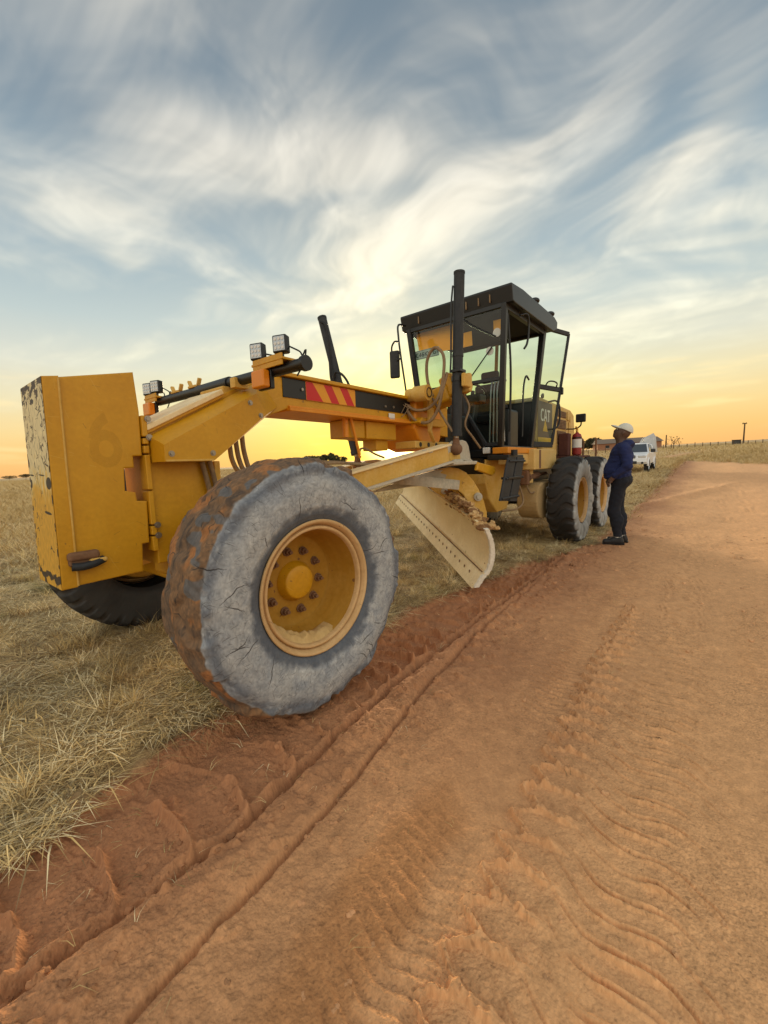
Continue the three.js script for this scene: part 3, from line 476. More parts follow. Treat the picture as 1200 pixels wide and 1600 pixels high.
// --- frame and gooseneck
{
  const fr = group('main_frame', grader);
  part('frame_beam', prism([[.385, .76], [.385, 1.585], [-.13, 1.865], [-.5, 2.03], [-.66, 2.062], [-3.3, 2.062], [-3.3, 1.68], [-3.0, 1.70], [-2.4, 1.82], [-.72, 1.82], [-.50, 1.74], [.0, 1.40], [-.03, 1.30], [-.03, .76]], -.20, .20, .008, 2), M.yellow, fr);
  part('rear_hitch', [box(-.17, .17, 1.36, 2.0, -4.04, -3.31, .03)], M.black, fr);
  part('front_post', box(-.215, .215, .78, 1.40, -.075, -.032, .006), M.yellowDust, fr);
  part('top_flange', [beam([0, 1.60, .395], [0, 1.880, -.13], .46, .034, .006), ], M.cream, fr);
  part('top_flange', [beam([0, 1.578, .388], [0, 1.852, -.13], .44, .022, .004)], M.yellow, fr);
  part('boom_flange', [box(-.24, .24, 2.064, 2.096, -3.3, -.64, .006)], M.yellow, fr);
  part('boom_flange', [box(-.245, .245, 1.795, 1.822, -2.55, -.70, .006), box(-.222, .222, 1.824, 1.842, -2.5, -.71, .004)], M.orange, fr);
  part('stripe_panel', box(.201, .208, 1.905, 2.058, -2.44, -.665, .002), M.black, fr);
  // red and yellow hazard board
  const cv = document.createElement('canvas'); cv.width = 512; cv.height = 160; const c = cv.getContext('2d'); c.fillStyle = '#dc9412'; c.fillRect(0, 0, 512, 160); c.fillStyle = '#c01512';
  for (const x of [0, 170, 340]) { c.beginPath(); c.moveTo(x, 0); c.lineTo(x + (x ? 84 : 62), 0); c.lineTo(x + 160, 160); c.lineTo(x + (x ? 76 : 0), 160); c.closePath(); c.fill(); }
  for (let k = 0; k < 260; k++) { c.fillStyle = `rgba(${150 + (k % 5) * 12},120,80,.25)`; c.fillRect((k * 97) % 512, (k * 61) % 160, 2 + k % 4, 1 + k % 3); }
  const t = new THREE.CanvasTexture(cv); t.colorSpace = THREE.SRGBColorSpace; t.needsUpdate = true;
  rawPart('hazard_board', new THREE.PlaneGeometry(.61, .150).rotateY(Math.PI / 2).translate(.2115, 1.981, -1.21), std({ map: t, roughness: .45 }), fr);
  part('board_backing', box(.2085, .2110, 1.904, 2.059, -1.518, -.902, .0005), M.orange, fr);
  for (const [y, z] of [[1.985, -.86], [1.95, -1.98], [1.955, -2.12]]) part('board_bolt', rod([.2, y, z], [.22, y, z], .012), M.steel, fr);
  part('marker_lamp', [box(.209, .222, 1.805, 1.885, -2.13, -2.03, .006)], M.white, fr);
  part('wire', [pipe([[.21, 2.0, -2.3], [.24, 1.96, -2.34], [.235, 1.90, -2.30], [.22, 1.86, -2.25]], .005), pipe([[.21, 2.01, -2.33], [.25, 1.99, -2.38], [.24, 1.93, -2.34], [.23, 1.84, -2.40], [.22, 1.78, -2.42]], .005), pipe([[.21, 2.02, -2.33], [.25, 2.0, -2.30], [.24, 1.95, -2.27], [.22, 1.90, -2.25]], .004)], M.hose, fr);
  part('side_cover', new ConvexGeometry([[.21, 1.556, .376], [.21, 1.394, .376], [.21, 1.394, .05], [.21, 1.82, -.60], [.21, 2.0, -.45], [.40, 1.491, .374], [.40, 1.394, .376], [.40, 1.40, .065], [.40, 1.724, -.357], [.40, 1.858, -.277]].map((p) => V(...p))), M.yellow, fr);
  part('cover_rim', beam([.398, 1.398, .37], [.398, 1.402, .07], .014, .012, .003), M.yellowDust, fr);
  for (const [z, y] of [[.335, 1.44], [.075, 1.445], [-.225, 1.79], [-.305, 1.71]]) part('cover_bolt', [rod([.395, y, z], [.412, y, z], .011, .011, 6), rod([.395, y, z], [.404, y, z], .018)], M.steel, fr);
  part('under_box', [box(-.14, .15, 1.612, 1.793, -2.24, -1.74, .012), box(-.12, .13, 1.617, 1.793, -1.735, -1.48, .01), box(-.10, .10, 1.50, 1.62, -2.15, -1.95, .01)], M.yellow, fr);
  part('guide_rod', [rod([.16, 1.80, -1.50], [.17, 1.42, -1.60], .014), rod([.12, 1.82, -1.46], [.12, 1.62, -1.46], .03)], M.orange, fr);
  // hydraulic pipes down the nose and hoses under the gooseneck
  for (const dz of [0, -.055]) part('steel_pipe', pipe([[.222, 1.42, .065 + dz], [.232, 1.30, .045 + dz], [.232, 1.16, .02 + dz], [.215, 1.08, .01 + dz]], .017), M.hose, fr);
  for (const k of [0, 1, 2]) part('hydraulic_hose', pipe([[.13 + .02 * k, 1.66, -.20 - .045 * k], [.14 + .02 * k, 1.50, -.205 - .042 * k], [.145 + .02 * k, 1.42, -.21 - .045 * k + (k === 0 ? .0 : 0)], [.15 + .02 * k, 1.34, -.24 - .04 * k], [.15, 1.2, -.36 - .03 * k], [.15, 1.05, -.45]], .018), M.hose, fr);
  // front axle
  part('front_axle', [box(-.86, .86, .52, .72, -.13, .13, .03), box(-.3, .3, .60, .80, -.2, .22, .03), rod([.86, .683, 0], [1.05, .683, 0], .11), rod([-.86, .683, 0], [-1.05, .683, 0], .11)], M.yellow, fr);
  part('axle_link', [prism([[.30, .86], [.36, .80], [.20, .70], [.02, .70], [.02, .80], [.12, .92]], .26, .42, .01), prism([[.26, 1.02], [.20, 1.08], [.10, 1.02], [.22, .90]], .28, .36, .01)], M.yellowDust, fr);
  part('lean_cylinder', [rod([.30, .80, .26], [-.55, .86, .26], .05), rod([.30, .86, .30], [.55, .98, .17], .04)], M.blackDust, fr);
  part('steering_cylinder', rod([.20, .62, -.28], [.80, .60, -.22], .04), M.blackDust, fr); part('steering_joint', rod([.24, 1.0, .12], [.44, 1.04, .02], .055), M.blackDust, fr);
  part('lower_fender', prism([[.62, .74], [.40, .70], [.22, .68], [.1, .70], [.1, .66], [.24, .635], [.42, .65], [.60, .71]], -.75, -.45, .006), M.yellowDust, fr);
}
// --- transverse light bar
{
  const lb = group('light_bar', grader), Y = 1.965, Z = -.24;
  part('bar_tube', [rod([-1.02, Y + .01, Z], [.98, Y - .01, Z], .036, .036, 24), rod([.955, Y - .01, Z], [.985, Y - .01, Z], .046), rod([-.30, Y, Z], [.15, Y, Z], .044, .044, 24)], M.black, lb);
  part('bar_saddle', [box(-.16, .16, Y - .10, Y - .03, Z - .07, Z + .07, .01), box(.24, .30, Y - .06, Y + .01, Z - .05, Z + .06, .006)], M.yellowDust, lb);
  for (const x of [-.36, -.66]) part('cradle', [box(x - .06, x + .06, Y + .034, Y + .052, Z - .03, Z + .03, .004), beam([x - .055, Y + .05, Z], [x - .085, Y + .10, Z], .018, .03, .004), beam([x + .055, Y + .05, Z], [x + .085, Y + .10, Z], .018, .03, .004)], M.yellowDust, lb);
  for (const [x0, x1, d] of [[.55, .79, 1], [-1.13, -.97, -1]]) {
    part('lamp_bracket', [box(x0 - .03, x1 + .05, Y + .030, Y + .046, Z - .05, Z + .07, .004), beam([x0 - .02, Y + .035, Z + .06], [x1 + .04, Y + .035, Z + .06], .07, .012, .003, [0, 1, 0])], M.yellow, lb);
    part('amber_reflector', [box(x0 + .00, x0 + .13, Y - .115, Y - .005, Z + .045, Z + .10, .012)], M.amber, lb);
    part('reflector_backing', [box(x0 - .006, x0 + .136, Y - .12, Y, Z + .015, Z + .044, .006)], M.black, lb);
    for (const x of [x0, x1]) {
      const l = part('work_lamp', [new RoundedBoxGeometry(.118, .135, .07, 2, .012), rod([0, -.11, 0], [0, -.06, 0], .018)], M.black, lb); l.position.set(x, Y + .128, Z + .03); l.rotation.set(-.04, .42, .05); l.scale.setScalar(.8);
      part('lamp_glass', [box(-.047, .047, -.055, .055, .034, .039, .002)], M.lens, l);
      const leds = []; for (let a = 0; a < 3; a++) for (let b = 0; b < 3; b++) leds.push(new THREE.CylinderGeometry(.011, .011, .004, 12).rotateX(Math.PI / 2).translate(-.03 + a * .03, -.034 + b * .034, .0405)); part('led', leds, M.white, l);
    }
    part('lamp_cable', [pipe([[x0 + .03, Y + .12, Z - .01], [x0 + .08, Y + .10, Z - .06], [x0 + .12, Y + .05, Z - .05]], .005), pipe([[x1 + .03, Y + .12, Z - .01], [x1 + .10, Y + .08, Z - .03], [x1 + .16, Y + .04, Z], [x1 + .19, Y + .07, Z], [x1 + .17, Y + .0, Z], [x1 + .1, Y - .07, Z]], .005)], M.rubber, lb);
  }
}
// --- lift saddle, cylinders and hoses
{
  const sd = group('lift_saddle', grader);
  part('saddle_casting', [prism([[-2.42, 1.80], [-2.42, 1.74], [-2.50, 1.62], [-2.62, 1.54], [-2.78, 1.50], [-2.90, 1.54], [-2.98, 1.64], [-3.0, 1.80], [-2.98, 2.05], [-2.90, 2.15], [-2.65, 2.15], [-2.46, 2.06]], -.28, .28, .02, 3)], M.orange, sd);
  part('saddle_web', [prism([[-2.38, 1.80], [-2.46, 1.86], [-2.9, 1.86], [-3.0, 1.80], [-2.9, 1.77], [-2.5, 1.765]], -.36, .36, .008)], M.yellow, sd);
  part('lock_bar', [box(.05, .33, 1.52, 1.60, -3.2, -2.35, .01)], M.yellowDust, sd);
  for (const z of [-2.45, -2.62, -2.79]) part('lock_hole', rod([.328, 1.56, z], [.334, 1.56, z], .026, .026, 20), M.black, sd);
  for (const s of [1, -1]) {
    part('lift_arm', [beam([.22 * s, 2.02, -2.72], [.60 * s, 2.13, -2.72], .20, .24, .03, [0, 1, 0]), beam([.50 * s, 2.16, -2.72], [.66 * s, 2.22, -2.70], .26, .16, .03, [0, 1, 0]), new THREE.SphereGeometry(.10, 24, 16).scale(1, .9, 1.1).translate(.62 * s, 2.22, -2.95)], M.yellow, sd);
    part('arm_rib', prism([[-2.55, 2.12], [-2.55, 1.70], [-2.66, 1.58], [-2.60, 1.72], [-2.68, 2.10]], s > 0 ? .36 : -.40, s > 0 ? .40 : -.36, .008), M.yellowDust, sd);
    part('cylinder_yoke', [box((.64) * s, (.70) * s, 2.10, 2.32, -2.78, -2.66, .02), box(.66 * s, .84 * s, 2.10, 2.30, -2.73, -2.665, .02), box(.80 * s, .845 * s, 2.14, 2.28, -2.70, -2.54, .015)], M.yellowDust, sd);
    part('motor', [rod([.30 * s, 2.11, -2.42], [.47 * s, 2.11, -2.42], .085, .085, 32), rod([.47 * s, 2.11, -2.42], [.478 * s, 2.11, -2.42], .055, .055, 24), rod([.2 * s, 2.11, -2.42], [.3 * s, 2.11, -2.42], .07, .07, 24)], M.yellowDust, sd);
    part('motor_ring', new THREE.TorusGeometry(.048, .006, 8, 32).rotateY(Math.PI / 2).translate(.479 * s, 2.11, -2.42), M.black, sd);
  }
  const cyl = (top, bot, r, nm) => { const c = group(nm, grader), t = V(...top), b = V(...bot), at = (k) => t.clone().lerp(b, k).toArray(); part('barrel', [rod(top, at(.955), r, r, 28), rod(top, at(.012), r * 1.06, r * 1.06, 28), rod(at(.935), at(.96), r * 1.12, r * 1.12, 28)], M.blackDust, c); part('piston_rod', rod(at(.95), bot, r * .5, r * .5), M.steel, c); part('trunnion_band', rod(at(.60), at(.63), r * 1.14), M.black, c); part('trunnion_band', rod(at(.47), at(.485), r * 1.10), M.black, c); part('ball_end', [new THREE.SphereGeometry(r * 1.2, 24, 16).translate(bot[0], bot[1] - .07, bot[2]), rod([bot[0], bot[1] - .04, bot[2]], [bot[0], bot[1] + .05, bot[2]], r * .8, r * .55)], M.rust, c); return c; };
  const c1 = cyl([.767, 3.32, -2.60], [.70, 1.56, -2.60], .056, 'lift_cylinder');
  part('cylinder_pipe', [pipe([[.715, 3.18, -2.55], [.70, 3.0, -2.54], [.69, 2.45, -2.53], [.68, 2.30, -2.53]], .010), box(.68, .80, 2.30, 2.33, -2.66, -2.53, .005)], M.black, c1);
  const c2 = cyl([-1.209, 3.32, -2.5], [-.68, 1.42, -2.5], .058, 'lift_cylinder');
  part('cylinder_hose', [pipe([[-1.18, 3.24, -2.45], [-1.10, 3.20, -2.44], [-1.03, 3.0, -2.42], [-1.0, 2.7, -2.40], [-.98, 2.45, -2.40], [-.93, 2.36, -2.42]], .016), pipe([[-.98, 2.40, -2.40], [-.93, 2.55, -2.42], [-.83, 2.52, -2.42], [-.72, 2.40, -2.42], [-.66, 2.22, -2.42]], .016)], M.rubber, c2);
  const hs = group('hose_bundle', grader);
  part('hydraulic_hose', pipe([[.22, 1.99, -2.36], [.30, 1.94, -2.42], [.45, 1.95, -2.45], [.58, 2.06, -2.45], [.64, 2.30, -2.46], [.62, 2.50, -2.48], [.52, 2.58, -2.48], [.43, 2.48, -2.48], [.41, 2.26, -2.50], [.46, 2.08, -2.52]], .017, 90), M.hose, hs);
  part('hydraulic_hose', pipe([[.22, 1.94, -2.36], [.30, 1.82, -2.42], [.44, 1.80, -2.46], [.55, 1.92, -2.47], [.62, 2.12, -2.46], [.66, 2.30, -2.50]], .017, 60), M.hose, hs);
  part('hydraulic_hose', pipe([[.46, 2.06, -2.52], [.54, 1.92, -2.52], [.62, 1.78, -2.54], [.68, 1.68, -2.56]], .015, 40), M.hose, hs);
  part('hydraulic_hose', pipe([[.72, 2.12, -2.72], [.79, 1.95, -2.74], [.76, 1.75, -2.70], [.80, 1.62, -2.80], [.82, 1.50, -2.95]], .012, 40), M.hose, hs);
  part('hydraulic_hose', pipe([[.24, 1.22, -.62], [.26, 1.34, -.85], [.28, 1.37, -1.1], [.32, 1.36, -1.35], [.38, 1.34, -1.6]], .014, 40), M.hose, hs);
  part('hydraulic_hose', pipe([[.20, 1.24, -.60], [.21, 1.37, -.9], [.23, 1.38, -1.15], [.28, 1.35, -1.45], [.36, 1.30, -1.7]], .014, 40), M.hose, hs);
  part('hydraulic_hose', pipe([[.14, 1.40, -1.62], [.10, 1.50, -1.68], [.06, 1.52, -1.80], [.08, 1.46, -1.95], [.12, 1.42, -2.05]], .011, 40), M.hose, hs);
}
// --- drawbar, circle and blade
{
  const dr = group('drawbar', grader);
  for (const s of [1, -1]) {
    part('drawbar_beam', [beam([.14 * s, 1.02, -.42], [.70 * s, s > 0 ? 1.44 : 1.27, -2.36], .10, .17, .01)], M.yellowDust, dr);
    part('beam_flange', [beam([.145 * s, 1.112, -.44], [.705 * s, s > 0 ? 1.532 : 1.362, -2.38], .16, .018, .004)], M.cream, dr);
    part('beam_flange', [beam([.155 * s, .935, -.44], [.72 * s, s > 0 ? 1.352 : 1.182, -2.38], .18, .018, .004)], M.dusty, dr);
    part('yoke_plate', [prism([[-2.42, 1.36], [-2.44, 1.50], [-2.62, 1.585], [-2.84, 1.60], [-2.93, 1.585], [-2.98, 1.54], [-3.01, 1.46], [-3.03, 1.39], [-3.10, 1.36], [-3.08, 1.32], [-2.42, 1.30]], s > 0 ? .62 : -.66, s > 0 ? .66 : -.62, .01), box(.56 * s, .80 * s, 1.315, 1.355, -2.92, -2.36, .01)], M.dusty, dr).position.y = s > 0 ? 0 : -.17;
    part('link_arm', [prism([[-2.90, 1.34], [-2.86, 1.25], [-3.28, 1.17], [-3.36, 1.19], [-3.40, 1.24], [-3.36, 1.28]], s > 0 ? .78 : -.82, s > 0 ? .82 : -.78, .01), rod([.815 * s, 1.225, -3.34], [.826 * s, 1.225, -3.34], .022)], M.yellow, dr);
  }
  part('cross_member', [beam([-.68, 1.23, -2.62], [.68, 1.40, -2.62], .12, .25, .02, [0, 1, 0]), box(-.2, .2, .92, 1.08, -.5, -.25, .03), box(-.40, .42, 1.20, 1.28, -2.2, -1.8, .02)], M.yellowDust, dr);
  part('caked_earth', (() => { const gs = [], r = rng(61); for (let k = 0; k < 34; k++) { const t = r(), g = new THREE.IcosahedronGeometry(.02 + .035 * r(), 1); gs.push(g.scale(1.4, .5, 1.6).translate(.25 + .38 * t + (r() - .5) * .1, 1.20 + .30 * t, -1.0 - 1.3 * t)); } for (let k = 0; k < 12; k++) gs.push(new THREE.IcosahedronGeometry(.02 + .02 * r(), 1).scale(1.4, .6, 1.4).translate(.58 + .2 * r(), 1.36, -2.4 - .5 * r())); return gs; })(), M.dusty, dr);
  const ci = group('blade_circle', grader);
  ci.position.set(0, 1.15, -2.75); ci.rotation.set(-.10, 0, -.09);
  part('circle_ring', lathe([[-.06, .62], [.05, .62], [.05, .50], [-.06, .50], [-.06, .62]], 96).rotateZ(Math.PI / 2), M.dusty, ci);
  part('circle_teeth', (() => { const gs = []; for (let k = 0; k < 60; k++) { const a = k / 60 * 6.2832; gs.push(new THREE.BoxGeometry(.05, .07, .035).rotateY(-a).translate(Math.cos(a) * .49, 0, Math.sin(a) * .49)); } return gs; })(), M.rust, ci);
  // the two arms that carry the blade, square to it
  const D = V(.73, 0, .683).normalize();
  const arm = (shift, nm) => {
    const out = [[-.13, 1.03], [.44, 1.217], [.70, 1.275], [.829, 1.293], [.93, 1.275], [1.024, 1.226], [1.11, 1.13], [1.18, 1.014], [1.24, .88], [1.277, .738], [1.276, .50], [1.12, .50], [1.10, .747], [1.05, .86], [.98, .969], [.88, 1.05], [.747, 1.093], [.36, 1.086]];
    const s = new THREE.Shape(out.map(([a, b]) => new THREE.Vector2(a, b))), g = new THREE.ExtrudeGeometry(s, { depth: .07, bevelEnabled: true, bevelThickness: .012, bevelSize: .012, bevelOffset: -.012, bevelSegments: 2 });
    // in-plane axis a runs along E (square to D), starting where the blade plane's own offset lies
    const E = V(.683, 0, -.73), base = V(-.089, 0, -2.198).addScaledVector(D, shift); g.applyMatrix4(new THREE.Matrix4().makeBasis(E, V(0, 1, 0), D.clone())).translate(base.x, 0, base.z);
    const a = part('blade_arm', g, M.yellowDust, grader); a.name = nm;
    const cs = new THREE.Shape([[-.12, 1.034], [.2, 1.135], [.44, 1.212], [.66, 1.262], [.74, 1.262], [.70, 1.23], [.78, 1.205], [.76, 1.16], [.84, 1.13], [.82, 1.085], [.745, 1.099], [.36, 1.092]].map(([p, q]) => new THREE.Vector2(p, q))); part('dust_crust', new THREE.ExtrudeGeometry(cs, { depth: .006, bevelEnabled: true, bevelThickness: .003, bevelSize: .003, bevelSegments: 1 }).applyMatrix4(new THREE.Matrix4().makeBasis(E, V(0, 1, 0), D.clone())).translate(base.x + D.x * .084, 0, base.z + D.z * .084), M.dusty, a);
    const o = base.clone().addScaledVector(E, 1.157).addScaledVector(D, .085); part('arm_bolt', [rod([o.x, .935, o.z], o.clone().addScaledVector(D, .03).setY(.935).toArray(), .05), rod([o.x, .935, o.z], o.clone().addScaledVector(D, .05).setY(.935).toArray(), .03, .03, 6)], M.dusty, a); return a;
  };
  arm(0, 'blade_arm'); arm(-1.35, 'blade_arm');
  const bl = group('blade', grader);
  const Np = V(1.19, .075, -2.22), Fp = V(-1.75, .63, -4.88), U = Np.clone().sub(Fp), LEN = U.length(); U.normalize(); const Nf = V(-U.z, 0, U.x).normalize(), Up = U.clone().cross(Nf).multiplyScalar(-1).normalize(); if (Up.y < 0) Up.negate();
  bl.position.copy(Fp); bl.quaternion.setFromRotationMatrix(new THREE.Matrix4().makeBasis(U, Up, U.clone().cross(Up)));   // own axes: x along the edge, y up the face, z square to it
  const fz = Math.sign(U.clone().cross(Up).dot(Nf));   // +1 when own z looks forward
  const prof = []; for (let k = 0; k <= 22; k++) { const v = .15 + .50 * k / 22, a = (v - .36) / .40; prof.push([v, (.17 * a * a - .06) * 1.0]); }
  const shell = (x0, x1, pr, th, cut) => { const pos = [], idx = [], n = pr.length, NX = 40; for (let i = 0; i <= NX; i++) for (let sd = 0; sd < 2; sd++) for (let k = 0; k < n; k++) { const [v, u] = pr[k], x = lerp(x0, x1, i / NX) - (cut ? cut(v) * i / NX : 0); pos.push(x, v, fz * (u - sd * th)); } const at = (i, s, k) => (i * 2 + s) * n + k; for (let i = 0; i < NX; i++) for (let k = 0; k < n - 1; k++) { idx.push(at(i, 0, k), at(i + 1, 0, k), at(i, 0, k + 1), at(i + 1, 0, k), at(i + 1, 0, k + 1), at(i, 0, k + 1)); idx.push(at(i, 1, k), at(i, 1, k + 1), at(i + 1, 1, k), at(i + 1, 1, k), at(i, 1, k + 1), at(i + 1, 1, k + 1)); } for (let i = 0; i < NX; i++) for (const k of [0, n - 1]) idx.push(at(i, 0, k), at(i, 1, k), at(i + 1, 0, k), at(i + 1, 0, k), at(i, 1, k), at(i + 1, 1, k)); for (const i of [0, NX]) for (let k = 0; k < n - 1; k++) idx.push(at(i, 0, k), at(i, 0, k + 1), at(i, 1, k), at(i, 1, k), at(i, 0, k + 1), at(i, 1, k + 1)); const g = new THREE.BufferGeometry(); g.setAttribute('position', new THREE.Float32BufferAttribute(pos, 3)); g.setIndex(idx); if (fz < 0) { /* winding is fixed by the normals below */ } const q = g.toNonIndexed(); q.computeVertexNormals(); return toCreasedNormals(q, .5); };
  const bodyCut = (v) => .10 * sst(.42, .65, v) ** 2 * 2;
  part('moldboard', shell(0, LEN, prof, .03, bodyCut), M.cream, bl);
  part('cutting_edge', shell(0, LEN, [[0, .098], [.05, .068], [.10, .036], [.175, -.004]].map(([v, u]) => [v, u + .008]), .022, (v) => .05 * (1 - sst(0, .07, v))), M.cream, bl);
  for (let k = 0; k < 27; k++) { const x = .09 + k * .152; if (x > LEN - .12) break; part('edge_bolt', box(x - .007, x + .007, .075, .110, fz * .050, fz * .0575, 0), M.rust, bl); }
  part('edge_seam', box(.02, LEN - .03, .1765, .1790, fz * .006, fz * .0212, 0), M.rust, bl);
  part('end_bit', (() => { const o = [], q = []; for (let k = 0; k <= 40; k++) { const v = .03 + .60 * k / 40, u = lerp(.106 - .6 * v, .17 * ((v - .36) / .40) ** 2 - .06, sst(.12, .22, v)); o.push([u + .012 + .008 * n2(k * .9, 3), v]); q.unshift([u - .034 + .010 * n2(k * .8, 9), v]); } return prism([...o, ...q].map(([z, y]) => [z * fz, y]), LEN - .035, LEN + .006, .003); })(), std({ map: paint([222, 212, 192], [236, 228, 212], [120, 96, 70], 153, .7, .6), roughness: .9, bumpMap: grit, bumpScale: .004 }), bl);
  // earth and straw heaped behind the top edge
  const R = rng(88), clods = [], bits = [];
  for (let k = 0; k < 210; k++) { const t = Math.pow(R(), .8), x = LEN - .10 - t * 1.15, rr = .018 + .04 * R(), g = new THREE.IcosahedronGeometry(rr, 1), p = g.attributes.position; for (let i = 0; i < p.count; i++) { const k2 = .75 + .5 * n2(p.getX(i) * 40 + k, p.getY(i) * 40 + p.getZ(i) * 30); p.setXYZ(i, p.getX(i) * k2 * 1.2, p.getY(i) * k2 * .8, p.getZ(i) * k2); } g.computeVertexNormals(); const lay = R(); (R() < .45 ? bits : clods).push(g.rotateY(R() * 6).translate(x, .58 + .17 * lay * sst(0, .35, t) + .02, fz * (.02 - .20 * R() * (1.1 - lay)))); }
  grader.updateMatrixWorld(true);
  const heapE = part('earth_heap', clods, std({ map: paint([128, 92, 58], [176, 140, 92], [74, 50, 32], 163, .5, .8), roughness: 1, bumpMap: grit, bumpScale: .006 }));
  const heapS = part('straw_heap', bits, std({ map: paint([186, 148, 96], [212, 184, 138], [110, 78, 46], 173, .6, .8), roughness: 1, bumpMap: grit, bumpScale: .006 }));
  for (const h of [heapE, heapS]) h.applyMatrix4(bl.matrixWorld);
  tag(heapE, 'heap of dark earth clods caught behind the top of the blade', 'earth', null, 'stuff'); tag(heapS, 'pale straw and dry crumbs mixed in the earth behind the blade', 'straw', null, 'stuff');
  part('back_rib', [box(.1, LEN - .3, .30, .42, fz * -.20, fz * -.10, .01)], M.yellowDust, bl);
}
// --- cab
const hw = (y) => .63 + (y - 1.5) * .15 / 1.95, zf = (y) => -4.05 + (y - 1.5) * .20 / 1.95, zr = (y) => -5.22 - (y - 1.5) * .20 / 1.95;
const cf = (k, y, dz = 0) => [k * hw(y), y, zf(y) + dz], cr = (k, y, dz = 0) => [k * hw(y), y, zr(y) + dz];
{
  const cab = group('cab', grader);
  part('roof', [prism([[-3.80, 3.565], [-3.795, 3.54], [-3.84, 3.36], [-3.90, 3.352], [-5.55, 3.37], [-5.74, 3.44], [-5.76, 3.56], [-5.60, 3.60], [-4.2, 3.60]], -.865, .865, .012, 2)], M.black, cab);
  for (const x of [-.55, .22, .40, .56]) part('roof_rib', box(x, x + .014, 3.40, 3.50, -3.822, -3.800, .003), M.hose, cab);
  for (const [x, z] of [[.78, -4.89], [.78, -5.62]]) part('roof_lamp', [rod([x, 3.585, z], [x, 3.63, z], .03), new THREE.SphereGeometry(.075, 20, 14).scale(1, .62, 1).translate(x, 3.665, z)], M.black, cab);
  for (const k of [-1, 1]) {
    part('front_pillar', [beam(cf(k * .965, 1.52), cf(k * .965, 3.37), .07, .08, .012)], k > 0 ? M.black : M.blackDust, cab);
    part('rear_pillar', [beam(cr(k * .965, 1.52), cr(k * .965, 3.38), .08, .10, .012)], M.black, cab);
    part('door_rail', [beam(cf(k * .97, 3.33), cr(k * .97, 3.35), .06, .09, .01)], M.black, cab);
    part('side_sill', [beam(cf(k * .96, 1.53), cr(k * .96, 1.53), .07, .07, .01)], M.black, cab);
  }
  // front: wide screen over two low corner screens
  part('screen_frame', [beam(cf(-.93, 3.345), cf(.93, 3.345), .06, .05, .008, [0, 1, 0]), beam(cf(.10, 2.45), cf(.93, 2.45), .05, .05, .008, [0, 1, 0]), beam(cf(-.93, 2.45), cf(-.10, 2.45), .05, .05, .008, [0, 1, 0])], M.black, cab);
  for (const k of [1, -1]) {
    part('corner_frame', [beam(cf(.14 * k, 2.45), cf(.17 * k, 2.05), .05, .04, .008), beam(cf(.17 * k, 2.07), cf(.62 * k, 1.585), .05, .04, .008), beam(cf(.60 * k, 1.585), cf(.93 * k, 1.585), .05, .05, .008, [0, 1, 0])], M.blackDust, cab);
    rawPart('corner_window', sheet([cf(.16 * k, 2.43), cf(.19 * k, 2.07), cf(.64 * k, 1.60), cf(.92 * k, 1.60), cf(.92 * k, 2.43)]), M.glass, cab);
  }
  part('front_panel', [panel([cf(-.62, 1.50, -.01), cf(.62, 1.50, -.01), cf(.18, 2.05, -.01), cf(.14, 2.44, -.01), cf(-.14, 2.44, -.01), cf(-.18, 2.05, -.01)], .02), box(-.62, .62, 1.40, 1.52, -4.16, -4.02, .02)], M.black, cab);
  rawPart('windscreen', sheet([cf(-.93, 2.47), cf(.93, 2.47), cf(.93, 3.33), cf(-.93, 3.33)]), M.glass, cab);
  rawPart('rear_window', sheet([cr(-.9, 2.25, .02), cr(.9, 2.25, .02), cr(.9, 3.33, .02), cr(-.9, 3.33, .02)]), M.glass, cab);
  rawPart('side_window', sheet([cf(-.97, 1.62, -.05), cr(-.97, 1.62, .06), cr(-.97, 3.30, .06), cf(-.97, 3.30, -.05)]), M.glass, cab);
  part('rear_wall', [panel([cr(-.92, 1.5, .03), cr(.92, 1.5, .03), cr(.92, 2.25, .03), cr(-.92, 2.25, .03)], .03), beam(cr(-.9, 2.26), cr(.9, 2.26), .06, .06, .008, [0, 1, 0])], M.black, cab); part('window_header', beam(cr(-.9, 3.34), cr(.9, 3.34), .07, .06, .008, [0, 1, 0]), M.black, cab);
  part('rear_mullion', [beam(cr(-.02, 2.26), cr(-.02, 3.34), .05, .04, .006)], M.yellow, cab);
  part('cab_floor', [box(-.62, .62, 1.46, 1.535, -5.24, -4.06, .01)], M.black, cab);
  part('headlining', [panel([[-.74, 3.345, -3.95], [.74, 3.345, -3.95], [.74, 3.36, -5.35], [-.74, 3.36, -5.35]], .02)], M.cloth, cab);
  const amberPanelMat = new THREE.MeshPhysicalMaterial({ color: new THREE.Color(0xffcc50), roughness: .85, transmission: .6, thickness: 0 }); part('added_amber_panel', panel([[-.70, 3.32, -3.98], [-.05, 3.32, -3.98], [-.05, 2.98, -4.02], [-.30, 3.0, -4.02], [-.68, 3.055, -4.02]], .006), amberPanelMat, cab);  // added panel, no real visor; its colour stands in for the orange-lit roof lining
  for (const [x, y] of [[.53, 3.04], [.06, 2.98]]) part('added_amber_panel', panel([[x, y + .19, -4.0], [x + .15, y + .19, -4.0], [x + .15, y, -4.02], [x, y, -4.02]], .006), amberPanelMat, cab);  // two smaller added panels in the same amber, no real visors
  // seat, wheel and levers
  part('seat', [box(-.26, .26, 1.95, 2.08, -5.0, -4.55, .05), box(-.25, .25, 2.05, 2.62, -5.14, -5.0, .05), box(-.15, .15, 2.64, 2.82, -5.13, -5.03, .04), box(-.2, .2, 1.54, 1.96, -4.95, -4.65, .04), box(.27, .34, 2.18, 2.24, -5.0, -4.62, .02)], M.cloth, cab);
